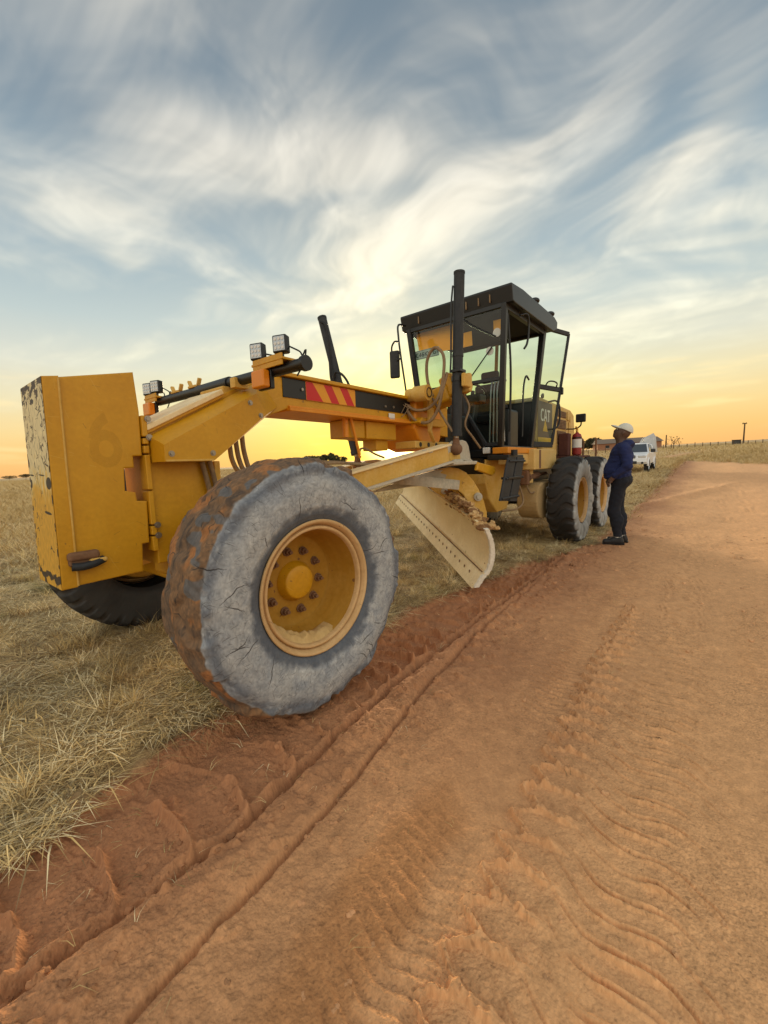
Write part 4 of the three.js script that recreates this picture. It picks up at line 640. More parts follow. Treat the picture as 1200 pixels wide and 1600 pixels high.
  part('steering_column', [beam([0, 1.55, -4.16], [0, 2.32, -4.40], .22, .16, .03), box(-.20, .20, 2.22, 2.36, -4.50, -4.28, .03)], M.black, cab);
  part('steering_wheel', [new THREE.TorusGeometry(.19, .016, 10, 40).rotateX(Math.PI / 2 - .5).translate(0, 2.42, -4.45), rod([0, 2.34, -4.42], [0, 2.43, -4.45], .03)], M.black, cab);
  for (let k = 0; k < 5; k++) part('control_lever', [pipe([[.42 + .055 * k, 1.62, -4.10], [.44 + .05 * k, 2.0, -4.085], [.46 + .045 * k, 2.36, -4.075], [.45 + .048 * k, 2.44, -4.12]], .009, 20, 8), new THREE.SphereGeometry(.02, 12, 8).translate(.45 + .048 * k, 2.45, -4.13)], M.lens, cab);
  part('lever_pod', [box(.32, .60, 1.54, 2.1, -4.75, -4.40, .04)], M.black, cab);
  part('wiper', [pipe([[.12, 3.33, zf(3.33) + .02], [.30, 3.18, zf(3.18) + .03], [.62, 2.98, zf(2.98) + .03]], .011), pipe([[.20, 2.50, zf(2.5) + .02], [.56, 2.86, zf(2.86) + .03]], .009)], M.black, cab);
  const dot = (x, y, r) => new THREE.CylinderGeometry(r, r, .004, 24).rotateX(Math.PI / 2 + .1).translate(x, y, zf(y) + .012);
  const stick = std({ color: new THREE.Color(0xc9cdc6), roughness: .6 }); part('sticker', dot(.63, 3.03, .055), stick, cab); part('sticker', dot(.52, 2.82, .055), stick, cab);
  // number plate behind the screen
  const cv = document.createElement('canvas'); cv.width = 512; cv.height = 140; const c = cv.getContext('2d'); c.fillStyle = '#d3d8d2'; c.fillRect(0, 0, 512, 140); c.strokeStyle = '#556'; c.lineWidth = 6; c.strokeRect(6, 6, 500, 128); c.fillStyle = '#1e2a3a'; c.font = 'bold 96px sans-serif'; c.textBaseline = 'middle'; c.textAlign = 'left'; c.fillText('LC46KV', 22, 74); c.fillText('GP', 398, 74); c.font = 'bold 40px sans-serif'; c.fillText('≈', 365, 76);
  const t = new THREE.CanvasTexture(cv); t.colorSpace = THREE.SRGBColorSpace; t.needsUpdate = true;
  part('plate_backing', box(-.76, -.28, 2.925, 3.055, -3.938, -3.932, .001), M.white, cab); rawPart('number_plate', new THREE.PlaneGeometry(.47, .125).translate(-.52, 2.99, -3.930), std({ map: t, roughness: .5 }), cab);
  // mirrors and rails
  part('mirror', [new RoundedBoxGeometry(.15, .40, .06, 3, .028).rotateY(.35).translate(-.86, 2.84, -3.62)], M.blackDust, cab);
  part('mirror_arm', [pipe([[-.74, 3.40, -3.75], [-.76, 3.38, -3.60], [-.75, 3.2, -3.58], [-.66, 2.45, -3.60], [-.62, 2.05, -3.62]], .014), pipe([[-.75, 3.14, -3.58], [-.84, 3.16, -3.60], [-.90, 3.10, -3.61], [-.90, 2.95, -3.62]], .013), rod([-.73, 2.90, -3.59], [-.84, 2.88, -3.62], .012)], M.black, cab);
  part('grab_rail', [pipe([[.80, 3.30, -4.25], [.86, 3.32, -4.36], [.86, 3.22, -4.42], [.845, 2.95, -4.40], [.82, 2.88, -4.36]], .015)], M.black, cab);
  part('grab_rail', [pipe([[.70, 2.56, -4.9], [.72, 2.58, -4.72], [.71, 2.45, -4.66], [.70, 1.7, -4.62]], .014), pipe([[.72, 3.3, -4.02], [.73, 2.6, -4.1], [.70, 1.75, -4.14]], .016)], M.black, cab);
  // open door folded back
  const A = [.70, 3.46, -5.45], B = [.60, 1.61, -5.27], C = [.95, 3.43, -6.10], D = [.77, 1.60, -5.83], mix = (p, q, t2) => p.map((a, i) => lerp(a, q[i], t2)), E = mix(A, B, .50), F = mix(C, D, .50), up = [.3, 0, .95];
  part('door_frame', [beam(A, B, .075, .045, .01, up), beam(C, F, .06, .045, .01, up), beam(F, D, .06, .045, .01, up), beam(A, C, .07, .045, .01, [0, 1, 0]), beam(B, D, .09, .045, .01, [0, 1, 0]), beam(E, F, .075, .05, .01, [0, 1, 0])], M.blackDust, cab);
  rawPart('door_window', sheet([A, C, F, E]), M.glass, cab); rawPart('door_window', sheet([E, F, D, B]), M.glass, cab);
  part('door_handle', [pipe([mix(E, F, .35), mix(E, F, .4).map((a, i) => a + [.05, .08, .03][i]), mix(E, F, .75).map((a, i) => a + [.05, .08, .03][i]), mix(E, F, .8)], .012), new RoundedBoxGeometry(.06, .12, .06, 2, .015).translate(F[0] + .02, F[1] - .02, F[2])], M.black, cab);
}
// --- rear frame, platform, engine
{
  const rf = group('rear_frame', grader);
  part('chassis', [prism([[-3.9, 1.40], [-4.1, .98], [-4.5, .80], [-8.5, .80], [-8.5, 1.42], [-5.4, 1.42]], -.38, .38, .02)], M.black, rf);
  part('transmission', [prism([[-4.02, 1.38], [-4.0, 1.04], [-4.12, .80], [-4.42, .58], [-4.80, .60], [-4.95, .85], [-4.9, 1.38]], -.36, .40, .02, 2)], M.yellowDust, rf);
  part('platform_ledge', [box(.55, .77, 1.452, 1.535, -5.08, -3.90, .008)], M.orange, rf);
  part('platform_panel', [box(.55, .755, 1.30, 1.45, -5.05, -4.10, .008), box(.5, .74, 1.0, 1.30, -5.0, -4.85, .008)], M.tan, rf);
  part('tank_panel', [box(.45, .85, 1.205, 1.515, -5.82, -4.715, .015)], M.tan, rf);
  part('tank_stain', [box(.8505, .8515, 1.22, 1.505, -5.02, -4.93, 0)], M.rust, rf);
  part('side_lamp', [box(.38, .48, 1.46, 1.545, -4.0, -3.95, .01)], M.white, rf);
  // steps
  const st = group('boarding_steps', grader);
  part('step_panel', [prism([[-3.34, 1.38], [-3.60, 1.39], [-3.34, .86], [-3.09, .88]], .975, 1.0, .006)], M.blackDust, st);
  part('step_panel', [prism([[-3.64, 1.39], [-3.89, 1.38], [-3.62, .83], [-3.38, .85]], .975, 1.0, .006)], M.blackDust, st);
  part('step_bracket', [box(.7, .98, 1.36, 1.42, -3.9, -3.4, .01), rod([.99, 1.41, -3.55], [.99, 1.48, -3.55], .04), box(.92, 1.02, 1.12, 1.15, -3.8, -3.3, .006)], M.black, st);
  for (const y of [.90, 1.13, 1.34]) part('rung', rod([1.003, y, -3.12 - (y - .88) * .5], [1.003, y, -3.64 - (y - .86) * .5], .014), M.blackDust, st);
  part('articulation_cylinder', [rod([.70, 1.09, -4.80], [.70, 1.115, -5.3], .055, .055, 24), rod([.70, 1.115, -5.3], [.70, 1.125, -5.75], .028), rod([.70, 1.09, -4.80], [.70, 1.09, -4.86], .07), box(.64, .76, .98, 1.20, -4.80, -4.70, .02)], M.rust, rf);
  part('brake_hose', [pipe([[.72, .98, -4.75], [.76, .86, -4.8], [.78, .88, -5.0], [.74, .98, -5.1]], .014), pipe([[.7, 1.0, -4.5], [.76, .75, -4.5], [.74, .66, -4.3], [.6, .64, -4.1]], .014)], M.hose, rf);
  for (const s of [1, -1]) { const z = []; for (let k = 0; k <= 12; k++) { const a = Math.PI * k / 12; z.push([-5.17 + .29 * Math.sin(a), .71 + .29 * Math.cos(a)]); } for (let k = 0; k <= 12; k++) { const a = Math.PI * k / 12; z.push([-7.95 - .29 * Math.sin(a), .71 - .29 * Math.cos(a)]); } part('tandem_case', prism(z, s > 0 ? .52 : -.84, s > 0 ? .84 : -.52, .02, 2), std({ map: paint([166, 138, 90], [172, 150, 114], [98, 74, 52], 233, .7, .6), roughness: .9 }), rf); }
  part('rear_axle', [rod([-.6, .70, -6.56], [.6, .70, -6.56], .2), rod([-.95, .683, -5.74], [.95, .683, -5.74], .09), rod([-.95, .683, -7.38], [.95, .683, -7.38], .09)], M.black, rf);
  const en = group('engine_hood', grader);
  part('hood', [prism([[-5.62, 1.42], [-5.62, 2.36], [-5.75, 2.42], [-7.7, 2.36], [-7.95, 2.28], [-8.05, 1.9], [-8.05, 1.42]], -.60, .60, .04, 3)], M.tan, en);
  for (const [y0, y1] of [[2.16, 2.28], [1.94, 2.12], [1.66, 1.90], [1.44, 1.62]]) { part('grille', [box(.603, .612, y0, y1, -7.30, -6.72, .002)], M.rust, en); const sl = []; for (let y = y0 + .02; y < y1; y += .028) sl.push(box(.6125, .620, y, y + .010, -7.29, -6.73)); part('grille_slats', sl, M.hose, en); }
  part('hood_hinge', [box(.601, .625, 2.13, 2.30, -7.52, -7.38, .01), box(.601, .62, 1.5, 2.1, -7.58, -7.50, .006), rod([.61, 2.22, -7.6], [.61, 1.45, -7.6], .014)], M.tan, en);
  part('hand_rail', [pipe([[.62, 2.36, -6.1], [.74, 2.37, -6.15], [.78, 2.30, -6.2], [.78, 1.98, -6.2], [.74, 1.90, -6.15], [.62, 1.88, -6.1]], .016)], M.black, en);
  part('air_stack', [pipe([[.45, 2.38, -6.3], [.45, 2.50, -6.3], [.44, 2.55, -6.4], [.42, 2.5, -6.46]], .02)], M.black, en);
  part('rear_lamp', [box(.80, .98, 2.06, 2.22, -7.30, -7.24, .02), pipe([[.90, 2.07, -7.27], [.88, 2.0, -7.3], [.80, 1.95, -7.3], [.62, 1.95, -7.3]], .013)], M.black, en);
  // lettering on the hood side
  const cv = document.createElement('canvas'); cv.width = 512; cv.height = 512; const c = cv.getContext('2d'); c.fillStyle = '#20262c'; c.fillRect(0, 0, 512, 512); c.fillStyle = '#e4e6e2'; c.font = 'bold 190px sans-serif'; c.textAlign = 'center'; c.textBaseline = 'middle'; c.fillText('CAT', 256, 150); c.fillStyle = '#e0b020'; c.beginPath(); c.moveTo(256, 190); c.lineTo(345, 330); c.lineTo(167, 330); c.closePath(); c.fill(); c.fillRect(0, 400, 512, 112);
  const t = new THREE.CanvasTexture(cv); t.colorSpace = THREE.SRGBColorSpace; t.needsUpdate = true;
  rawPart('hood_decal', new THREE.PlaneGeometry(.78, .78).rotateY(Math.PI / 2).translate(.604, 1.96, -6.02), std({ map: t, roughness: .5 }), en);
  part('guard_box', [box(.62, .80, 1.42, 1.84, -6.95, -6.75, .02), box(.56, 1.0, 1.38, 1.42, -7.6, -6.7, .006)], std({ map: paint([74, 34, 28], [110, 82, 62], [40, 26, 22], 243, .4, .6), roughness: .8 }), en);
  part('guard_hoop', [pipe([[.86, 1.42, -7.35], [.86, 1.68, -7.36], [.88, 1.74, -7.42], [.88, 1.70, -7.52], [.88, 1.42, -7.55]], .02), rod([.98, 1.40, -8.2], [.98, 1.78, -8.2], .02)], M.rust, en);
  const ex = group('fire_extinguisher'); const [wx, wz] = toWorld(.89, -7.0);
  const b = V(.89, 1.425, -7.0).applyEuler(grader.rotation).add(grader.position); ex.position.copy(b); ex.rotation.copy(grader.rotation);
  part('bottle', lathe([[0, .001], [0, .07], [.02, .085], [.34, .085], [.39, .07], [.415, .03], [.43, .028]], 32).rotateZ(Math.PI / 2), M.red, ex);
  part('valve', [rod([0, .42, 0], [0, .50, 0], .022), beam([0, .48, -.02], [0, .53, .09], .03, .016, .004), beam([0, .47, -.02], [0, .455, .08], .02, .012, .003)], M.yellowDust, ex);
  part('bottle_label', rod([0, .14, 0], [0, .30, 0], .0862, .0862, 32), M.white, ex); part('strap', rod([0, .31, 0], [0, .335, 0], .088, .088, 32), M.black, ex);
  tag(ex, 'red fire extinguisher standing beside the grader engine hood', 'extinguisher');
}
// ------------------------------------------------------------------ the onlooker
function sdfMesh(fn, lo, hi, cell) {
  const size = Math.max(hi[0] - lo[0], hi[1] - lo[1], hi[2] - lo[2]), res = Math.min(120, Math.ceil(size / cell) + 4), mc = new MarchingCubes(res, std({}), false, false, 160000);
  mc.isolation = 0; const half = res / 2, c = lo.map((a, i) => (a + hi[i]) / 2), sc = size / 2 * res / (res - 4);
  for (let k = 0; k < res; k++) for (let j = 0; j < res; j++) for (let i = 0; i < res; i++) mc.field[i + j * res + k * res * res] = -fn(c[0] + (i - half) / half * sc, c[1] + (j - half) / half * sc, c[2] + (k - half) / half * sc);
  mc.update(); const n = mc.count, pos = new Float32Array(mc.positionArray.slice(0, n * 3)); for (let i = 0; i < n; i++) for (let a = 0; a < 3; a++) pos[i * 3 + a] = c[a] + pos[i * 3 + a] * sc;
  let g = new THREE.BufferGeometry(); g.setAttribute('position', new THREE.BufferAttribute(pos, 3)); g = mergeVertices(g, 1e-5); g.computeVertexNormals(); return g;
}
const smin = (a, b, k) => { const h = clamp(.5 + .5 * (b - a) / k); return lerp(b, a, h) - k * h * (1 - h); };
function cap(p, a, b, r0, r1) { const dx = b[0] - a[0], dy = b[1] - a[1], dz = b[2] - a[2], t = clamp(((p[0] - a[0]) * dx + (p[1] - a[1]) * dy + (p[2] - a[2]) * dz) / (dx * dx + dy * dy + dz * dz)); return Math.hypot(p[0] - a[0] - dx * t, p[1] - a[1] - dy * t, p[2] - a[2] - dz * t) - lerp(r0, r1, t); }
function ell(p, c, r) { const q = Math.hypot((p[0] - c[0]) / r[0], (p[1] - c[1]) / r[1], (p[2] - c[2]) / r[2]); return (q - 1) * Math.min(...r); }
{
  const man = group('person'); const X = 3.62, Z = -6.27; man.position.set(X, groundY(X, Z) - .004, Z); man.rotation.y = Math.atan2(-.86, -.5) + .05; man.scale.setScalar(1.035);
  tag(man, 'person in navy hooded top, dark jeans and pale cap, standing looking up at the cab', 'person');
  // own axes: z the way he faces, x to his left; head tipped back
  const skinC = std({ color: new THREE.Color(.10, .05, .03), roughness: .6 });
  const HC = [0, 1.625, -.005], tip = .42, ct = Math.cos(tip), st = Math.sin(tip);
  const hd = (p) => { const y = p[1] - 1.545, z = p[2] + .01; return [p[0], 1.545 + y * ct - z * st * -1 * -1, -.01 + y * st + z * ct]; };   // into the untilted head
  const inv = (x, y, z) => { const a = y - 1.545, b = z + .01; return [x, 1.545 + a * ct + b * st, -.01 - a * st + b * ct]; };
  const head = (P) => { const p = hd(P); let d = ell(p, [0, 1.66, .0], [.078, .112, .098]); d = smin(d, ell(p, [0, 1.605, .035], [.055, .065, .065]), .04); d = smin(d, ell(p, [0, 1.635, .100], [.016, .026, .022]), .018); d = smin(d, ell(p, [0, 1.596, .092], [.028, .016, .018]), .014); d = smin(d, ell(p, [0, 1.568, .078], [.026, .02, .024]), .02); d = smin(d, ell(p, [0, 1.688, .084], [.05, .012, .016]), .02); for (const s of [-1, 1]) { d = smin(d, ell(p, [s * .080, 1.645, -.005], [.012, .030, .020]), .010); d = Math.max(d, -ell(p, [s * .031, 1.667, .099], [.014, .008, .012])); } return d; };
  const neck = (p) => cap(p, [0, 1.44, -.045], [0, 1.57, -.01], .062, .056);
  // left hand rests on the trouser pocket at the front, right hand the same
  const hand = (P, s) => { const w = [s * .215, .985, .085]; let d = cap(P, [s * .225, 1.03, .065], [s * .20, .955, .115], .030, .034); const tips = [[.235, .885, .125], [.213, .872, .135], [.190, .876, .142], [.170, .888, .145]]; tips.forEach((t, i) => { const r = [s * (.232 - .020 * i), .945, .108 + .012 * i], m = [s * (t[0] + r[0] * s) / 2, (t[1] + r[1]) / 2 + .004, (t[2] + r[2]) / 2 + .012]; d = smin(d, Math.min(cap(P, r, m, .0105, .010), cap(P, m, [s * t[0], t[1], t[2]], .010, .008)), .006); }); d = smin(d, Math.min(cap(P, [s * .195, 1.0, .10], [s * .168, .965, .135], .013, .012), cap(P, [s * .168, .965, .135], [s * .160, .935, .150], .012, .009)), .010); return d; };
  const legs = (p, o) => { let d = 9; for (const [s, k] of [[1, .03], [-1, -.03]]) { const hip = [s * .085, .93, -.01], knee = [s * .085, .50, .03 + k], ank = [s * .085, .10, -.035 + k]; d = Math.min(d, smin(cap(p, hip, knee, .092 + o, .066 + o), smin(cap(p, knee, ank, .064 + o, .047 + o), ell(p, [s * .085, .36, -.035 + k], [.056 + o, .11, .06 + o]), .05), .05)); } d = smin(d, ell(p, [0, .965, -.035], [.168 + o, .125, .135 + o]), .06); return d; };
  const body = sdfMesh((x, y, z) => { const p = [x, y, z]; let d = smin(neck(p), head(p), .03); d = smin(d, ell(p, [0, 1.25, 0], [.14, .25, .09]), .05); d = smin(d, legs(p, -.02), .05); for (const s of [-1, 1]) { d = smin(d, Math.min(cap(p, [s * .17, 1.40, -.04], [s * .235, 1.17, -.09], .045, .038), cap(p, [s * .235, 1.17, -.09], [s * .222, 1.02, .065], .036, .026)), .03); } return d; }, [-.35, .02, -.35], [.35, 1.86, .35], .0155);
  const fine = sdfMesh((x, y, z) => { const p = [x, y, z]; return smin(neck(p), head(p), .03); }, [-.15, 1.48, -.17], [.15, 1.80, .17], .004);
  const hands = [-1, 1].map((s) => sdfMesh((x, y, z) => hand([x, y, z], s), [s > 0 ? .14 : -.26, .85, .02], [s > 0 ? .26 : -.14, 1.06, .17], .0032));
  const prep = (g) => { const q = g.toNonIndexed(); for (const a of Object.keys(q.attributes)) if (a !== 'position' && a !== 'normal') q.deleteAttribute(a); return q; };
  rawPart('body', mergeGeometries([body, fine, ...hands].map(prep)), skinC, man);
  const fold = (x, y, z) => .010 * n2(x * 9 + y * 5, y * 13 + z * 8) + .006 * n2(y * 26 + 3, (x + z) * 16);
  const hoodie = sdfMesh((x, y, z) => { const p = [x, y, z]; let d = ell(p, [0, 1.29, -.03], [.205, .22, .150]); d = smin(d, ell(p, [0, 1.10, .025], [.200, .17, .175]), .08); d = smin(d, ell(p, [0, 1.02, .015], [.188, .085, .160]), .05); d = smin(d, cap(p, [-.15, 1.415, -.05], [.15, 1.415, -.05], .075, .075), .06);
    for (const s of [-1, 1]) { const sh = [s * .195, 1.40, -.05], el = [s * .258, 1.17, -.10], wr = [s * .226, 1.03, .065]; d = smin(d, smin(cap(p, sh, el, .074, .060), cap(p, el, wr, .058, .043), .03), .022); }
    d = smin(d, ell(p, [0, 1.475, -.115], [.115, .062, .085]), .03); d = smin(d, ell(p, [0, 1.49, -.06], [.09, .055, .075]), .03); d = Math.max(d, -cap(p, [0, 1.47, -.03], [0, 1.60, .02], .058, .075)); d = Math.max(d, .945 - y); return d + fold(x, y, z); }, [-.36, .92, -.30], [.36, 1.60, .30], .0075);
  rawPart('hoodie', hoodie, std({ color: new THREE.Color(.012, .020, .085), roughness: .95 }), man);
  const jeans = sdfMesh((x, y, z) => Math.max(legs([x, y, z], .010) + .8 * fold(x, y * .8, z), y - 1.02, .122 - y), [-.28, .05, -.28], [.28, 1.05, .28], .0105);
  rawPart('jeans', jeans, std({ color: new THREE.Color(.010, .012, .020), roughness: .95 }), man);
  for (const [s, k] of [[1, .03], [-1, -.03]]) {
    const shoe = sdfMesh((x, y, z) => { const p = [x, y, z]; let d = smin(cap(p, [s * .09, .045, -.07 + k], [s * .10, .040, .13 + k], .046, .040), cap(p, [s * .087, .095, -.05 + k], [s * .092, .07, .03 + k], .050, .040), .03); return Math.max(d, .002 - y, y - .115); }, [s * .09 - .07, -.01, -.16 + k], [s * .09 + .07, .14, .20 + k], .0045);
    const sh = rawPart('shoe', shoe, std({ color: new THREE.Color(.012, .012, .014), roughness: .6 }), man); part('sock', rod([s * .085, .09, -.035 + k], [s * .085, .135, -.03 + k], .048, .046), M.white, sh);
    part('sole', prism([[-.118 + k, .002], [-.122 + k, .02], [.16 + k, .02], [.175 + k, .014], [.16 + k, .002]], s * .095 - .038, s * .095 + .038, .004), M.black, sh);
  }
  const cap3 = sdfMesh((x, y, z) => { const p = hd([x, y, z]); let d = Math.max(ell(p, [0, 1.672, -.008], [.092, .118, .112]), 1.690 - p[1] - .0 * p[2] + .10 * Math.min(0, p[2])); const b = Math.max(ell(p, [0, 1.694, .095], [.072, .020, .095]), .03 - p[2]); return Math.min(d, b); }, [-.16, 1.54, -.22], [.16, 1.90, .28], .0052);
  rawPart('cap', cap3, std({ color: new THREE.Color(.62, .62, .55), roughness: .9 }), man);
  const eyeM = std({ color: new THREE.Color(.75, .72, .68), roughness: .3 }); for (const s of [-1, 1]) part('eye', new THREE.SphereGeometry(.011, 12, 8).translate(...inv(s * .031, 1.667, .086)), eyeM, man);
}
// ------------------------------------------------------------------ white pickup on the far verge
{
  const pk = group('pickup_truck'), X = 15.5, Z = -25.2; pk.position.set(X, groundY(X, Z) + .0, Z); pk.rotation.y = Math.atan2(-X, -Z) - .12;
  tag(pk, 'white double cab pickup truck with a tarped load, parked on the verge behind the person', 'pickup');
  const W = std({ color: new THREE.Color(.74, .75, .76), roughness: .3 }), dk = std({ color: new THREE.Color(.02, .022, .026), roughness: .3 }), gl = std({ color: new THREE.Color(.05, .06, .07), roughness: .08 }), ch = std({ color: new THREE.Color(.6, .62, .64), roughness: .2, metalness: .6 });
  // own axes: z forward, front at z = 2.3
  part('body', [prism([[2.32, .50], [2.40, .62], [2.38, .82], [2.28, 1.02], [1.25, 1.15], [.45, 1.12], [-2.6, 1.12], [-2.65, .55], [-2.1, .48], [1.0, .45]], -.88, .88, .05, 3)], W, pk);
  part('cab', [new ConvexGeometry([[-.86, 1.1, 1.15], [.86, 1.1, 1.15], [-.86, 1.1, -.75], [.86, 1.1, -.75], [-.66, 1.66, .15], [.66, 1.66, .15], [-.68, 1.67, -.50], [.68, 1.67, -.50]].map((p) => V(...p)))], W, pk);
  part('windscreen', [panel([[-.76, 1.17, 1.07], [.76, 1.17, 1.07], [.62, 1.61, .265], [-.62, 1.61, .265]], .02)], gl, pk);
  for (const s of [1, -1]) { part('side_window', [panel([[s * .850, 1.18, .90], [s * .850, 1.18, -.65], [s * .700, 1.61, -.46], [s * .695, 1.61, .15]], .02)], gl, pk); part('headlight', [new RoundedBoxGeometry(.40, .20, .12, 2, .05).translate(s * .64, .90, 2.31)], ch, pk); part('fog_lamp', [new THREE.SphereGeometry(.07, 16, 10).translate(s * .66, .58, 2.36)], dk, pk); part('mirror', [new RoundedBoxGeometry(.24, .2, .12, 2, .04).translate(s * 1.02, 1.22, .92)], dk, pk); part('door', box(s * .862, s * .886, .62, 1.08, -.9, .98, .008), W, pk); }
  part('grille', [new RoundedBoxGeometry(.66, .24, .06, 2, .03).translate(0, .88, 2.35), new RoundedBoxGeometry(.80, .16, .06, 2, .03).translate(0, .60, 2.39)], dk, pk);
  part('grille_bar', [box(-.30, .30, .90, .925, 2.38, 2.395, .004), box(-.30, .30, .83, .85, 2.38, 2.395, .004)], ch, pk);
  for (const z of [1.50, -1.60]) for (const s of [1, -1]) { const w = group('wheel', pk); w.position.set(s * .80, .38, z); part('tyre', lathe([[-.11, .24], [-.12, .36], [-.09, .385], [.09, .385], [.12, .36], [.11, .24]], 32), M.rubber, w); part('rim', lathe([[.10, .24], [.05, .2], [.06, .01], [-.06, .01], [-.05, .2], [-.10, .24]], 24), ch, w); part('wheel_arch', [new THREE.TorusGeometry(.42, .05, 8, 24, Math.PI).rotateY(Math.PI / 2).translate(s * .085, 0, 0)], W, w); }
  part('roll_bar', [pipe([[-.8, 1.1, -1.15], [-.72, 1.55, -1.15], [.72, 1.55, -1.15], [.8, 1.1, -1.15]], .04)], ch, pk);
  part('aerial', rod([.45, 1.75, .35], [.45, 2.0, .2], .012), dk, pk);
  const ld = part('tarped_load', [new ConvexGeometry([[-.2, 1.1, -1.2], [.95, 1.1, -1.2], [.95, 1.1, -2.6], [-.2, 1.1, -2.6], [.2, 1.95, -1.3], [.80, 2.28, -1.5], [.92, 2.05, -1.6], [.86, 1.75, -2.5], [.0, 1.7, -2.4]].map((p) => V(...p)))], std({ map: paint([176, 178, 178], [205, 205, 200], [110, 110, 108], 183, .5, .4), roughness: .6 }));
  ld.position.copy(pk.position); ld.rotation.copy(pk.rotation); tag(ld, 'grey tarped load piled on the bed of the white pickup', 'load');
}
// ------------------------------------------------------------------ far things
const wood = std({ map: paint([86, 66, 46], [130, 104, 74], [50, 38, 28], 193, .4, .4), roughness: 1 });
for (const [X, Z, h, label] of [[107.6, -122.5, 6.6, 'dark timber utility pole with a small equipment box at its foot'], [97.5, -141.3, 4.6, 'thin bare pole beyond the road with nothing at its foot']]) {
  const p = group('utility_pole'); p.position.set(X, groundY(X, Z) - .1, Z); tag(p, label, 'pole', 'poles along the far fence'); part('pole', rod([0, 0, 0], [.12, h, 0], .22, .16), wood, p); if (h > 5) part('crossarm', [box(-.55, .7, h - .35, h - .10, -.12, .12, .03), rod([-.4, h - .1, 0], [-.4, h + .15, 0], .07), rod([.6, h - .1, 0], [.6, h + .15, 0], .07)], wood, p);
}
{ const X = 105.8, Z = -122.8, b = group('equipment_box'); b.position.set(X, groundY(X, Z) - .1, Z); tag(b, 'dark squat equipment box beside the taller utility pole', 'box'); part('cabinet', box(-.9, .9, .15, 1.6, -.6, .6, .05), M.blackDust, b); part('plinth', box(-1, 1, -.2, .15, -.7, .7, .02), M.dusty, b); part('lid', box(-1, 1, 1.6, 1.72, -.7, .7, .03), M.blackDust, b); }
{ // post and wire fence behind the bank
  const f = group('wire_fence'), A = [46, -100], B = [150, -118], n = 46; tag(f, 'post and wire fence running along the far field', 'fence'); const top = [];
  for (let k = 0; k < n; k++) { const t = k / (n - 1), X = lerp(A[0], B[0], t), Z = lerp(A[1], B[1], t), y = groundY(X, Z), h = 1.25 + .2 * n2(k * 3.1, 1); part('post', rod([X, y - .2, Z], [X + .08 * n2(k, 5), y + h, Z], .09, .08, 8), wood, f); top.push([X, y, Z]); }
  for (const h of [.45, .8, 1.15]) part('wire', pipe(top.map(([x, y, z]) => [x, y + h, z]), .02, 90, 4), M.steel, f);
}
function crown(r, seed, n, size, shape) { const R = rng(seed), pos = []; for (let k = 0; k < n; k++) { let x, y, z; do { x = R() * 2 - 1; y = R() * 2 - 1; z = R() * 2 - 1; } while (x * x + y * y + z * z > 1 || fbm(x * 2 + seed, y * 2 + z * 1.3, 2) < -.12); const c = [x * shape[0] * r, y * shape[1] * r, z * shape[0] * r], s = size * (.5 + R()), a = [R() - .5, R() - .5, R() - .5], b = [R() - .5, R() - .5, R() - .5]; const q = (m, o) => c.map((v, i) => v + m * s * a[i] + o * s * b[i]); pos.push(...q(-1, -.5), ...q(1, -.5), ...q(0, 1)); } const g = new THREE.BufferGeometry(); g.setAttribute('position', new THREE.Float32BufferAttribute(pos, 3)); g.computeVertexNormals(); return g; }
const leafM = [[.055, .06, .022], [.075, .065, .025], [.05, .045, .02]].map((c) => std({ color: new THREE.Color(...c), roughness: 1, side: THREE.DoubleSide }));
function tree(X, Z, h, wide, seed, label, grp, bare) {
  const t = group('tree'); t.position.set(X, groundY(X, Z) - .1, Z); tag(t, label, 'tree', grp); const R = rng(seed);
  const limbs = [rod([0, 0, 0], [.1 * h * (R() - .5), h * .55, 0], h * .03, h * .018, 8)]; for (let k = 0; k < (bare ? 9 : 5); k++) { const a = R() * 6.28, y = h * (.3 + .3 * R()); limbs.push(rod([0, y, 0], [Math.cos(a) * wide * .6, y + h * (.2 + .25 * R()), Math.sin(a) * wide * .6], h * .014, h * .004, 6)); }
  part('trunk', limbs, wood, t); const c = rawPart('crown', crown(1, seed, bare ? 90 : 900, (bare ? .09 : .14) * h, [wide, h * .36]), leafM[seed % 3], t); c.position.y = h * .64; return t;
}
{ const R = rng(5); for (let k = 0; k < 9; k++) { const a = -.205 + .014 * k + .006 * (R() - .5), d = 250 + 60 * R(), h = [4, 5, 6.2, 6.5, 5.5, 7.2, 7.6, 6.4, 4.6][k]; tree(Math.sin(a) * d, -Math.cos(a) * d, h * 1.05, 2.6 + 1.4 * R(), 300 + k, 'rounded dark tree in the clump under the low sun', 'trees clumped under the sun'); } }
for (let k = 0; k < 7; k++) { const a = -.80 + k * .022, d = 520 + 40 * (k % 3); tree(Math.sin(a) * d, -Math.cos(a) * d, 4.2 + k % 3, 6, 340 + k, 'tiny low bush far off on the bare field horizon', 'bushes on the far field'); }
for (const [a, d, h] of [[.462, 175, 4.2], [.475, 170, 5.2], [.487, 185, 4.4], [.435, 150, 4.4]]) tree(Math.sin(a) * d, -Math.cos(a) * d, h, 2.8, Math.round(a * 900), 'feathery tree standing beside the long low shed', 'trees by the shed');
tree(61, -86, 2.9, 1.6, 377, 'scraggy nearly bare bush growing by the wire fence', null, true);
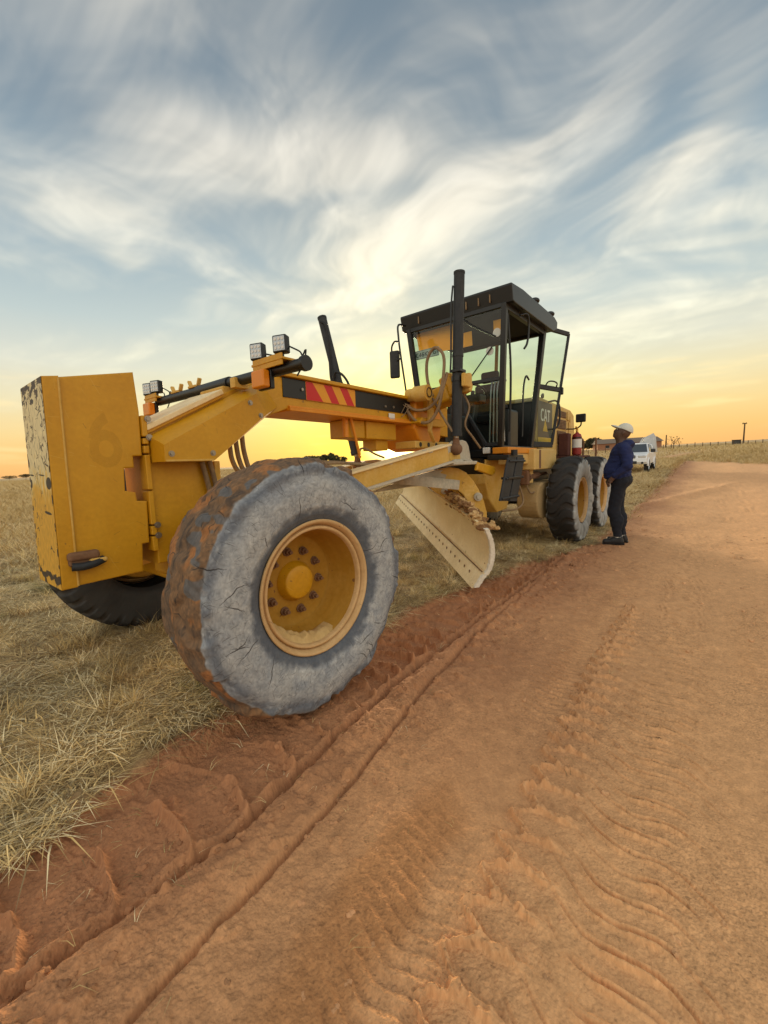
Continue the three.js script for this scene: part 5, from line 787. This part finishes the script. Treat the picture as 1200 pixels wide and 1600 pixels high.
{ // low shed
  const a = .535, d = 165, s = group('farm_shed'); const X = Math.sin(a) * d, Z = -Math.cos(a) * d; s.position.set(X, groundY(X, Z) - .1, Z); s.rotation.y = -a + .25; tag(s, 'long low brick shed with a shallow roof behind the person', 'building');
  const br = std({ map: paint([150, 104, 78], [176, 136, 104], [104, 70, 52], 203, .4, .5), roughness: 1 }), rfm = std({ map: paint([118, 104, 92], [150, 130, 110], [84, 66, 56], 213, .4, .5), roughness: .9 });
  part('wall', [box(-9.5, 9.5, 0, 2.7, -4, 4, .05)], br, s); part('roof', [new ConvexGeometry([[-10, 2.7, 4.4], [10, 2.7, 4.4], [-10, 2.7, -4.4], [10, 2.7, -4.4], [-9.4, 4.3, 0], [9.4, 4.3, 0]].map((p) => V(...p)))], rfm, s);
  for (const x of [-6.5, -2.8, 3.2]) { const w = part('window', box(x - .6, x + .6, 1.2, 2.1, 4.0, 4.06, .01), M.black, s); part('sill', box(x - .7, x + .7, 1.08, 1.19, 4.0, 4.14, .02), M.dusty, w); }
  part('door', box(.2, 1.3, 0, 2.1, 4.0, 4.07, .02), wood, s); part('door', box(6.2, 7.6, .05, 2.3, 4.0, 4.07, .02), M.white, s);
}
{ const a = .42, d = 95, s = group('parked_car'); const X = Math.sin(a) * d, Z = -Math.cos(a) * d; s.position.set(X, groundY(X, Z), Z); s.rotation.y = 1.2; tag(s, 'small pale car parked far off in the field before the trees', 'car'); part('body', [prism([[2, .3], [2.1, .7], [1.2, .95], [.6, 1.42], [-1.2, 1.45], [-2, .95], [-2.1, .35]], -.8, .8, .06, 2)], M.white, s); part('windows', [prism([[1.0, .98], [.6, 1.36], [-1.1, 1.38], [-1.6, .98]], -.81, .81, .004)], M.black, s); for (const z of [1.25, -1.3]) for (const k of [1, -1]) part('wheel', [lathe([[-.1, .1], [-.1, .31], [.1, .31], [.1, .1]], 20).translate(k * .74, .31, z)], M.rubber, s); }

scene.traverse((o) => { if (o.isMesh) { o.castShadow = true; o.receiveShadow = true; } });
renderer.render(scene, camera);
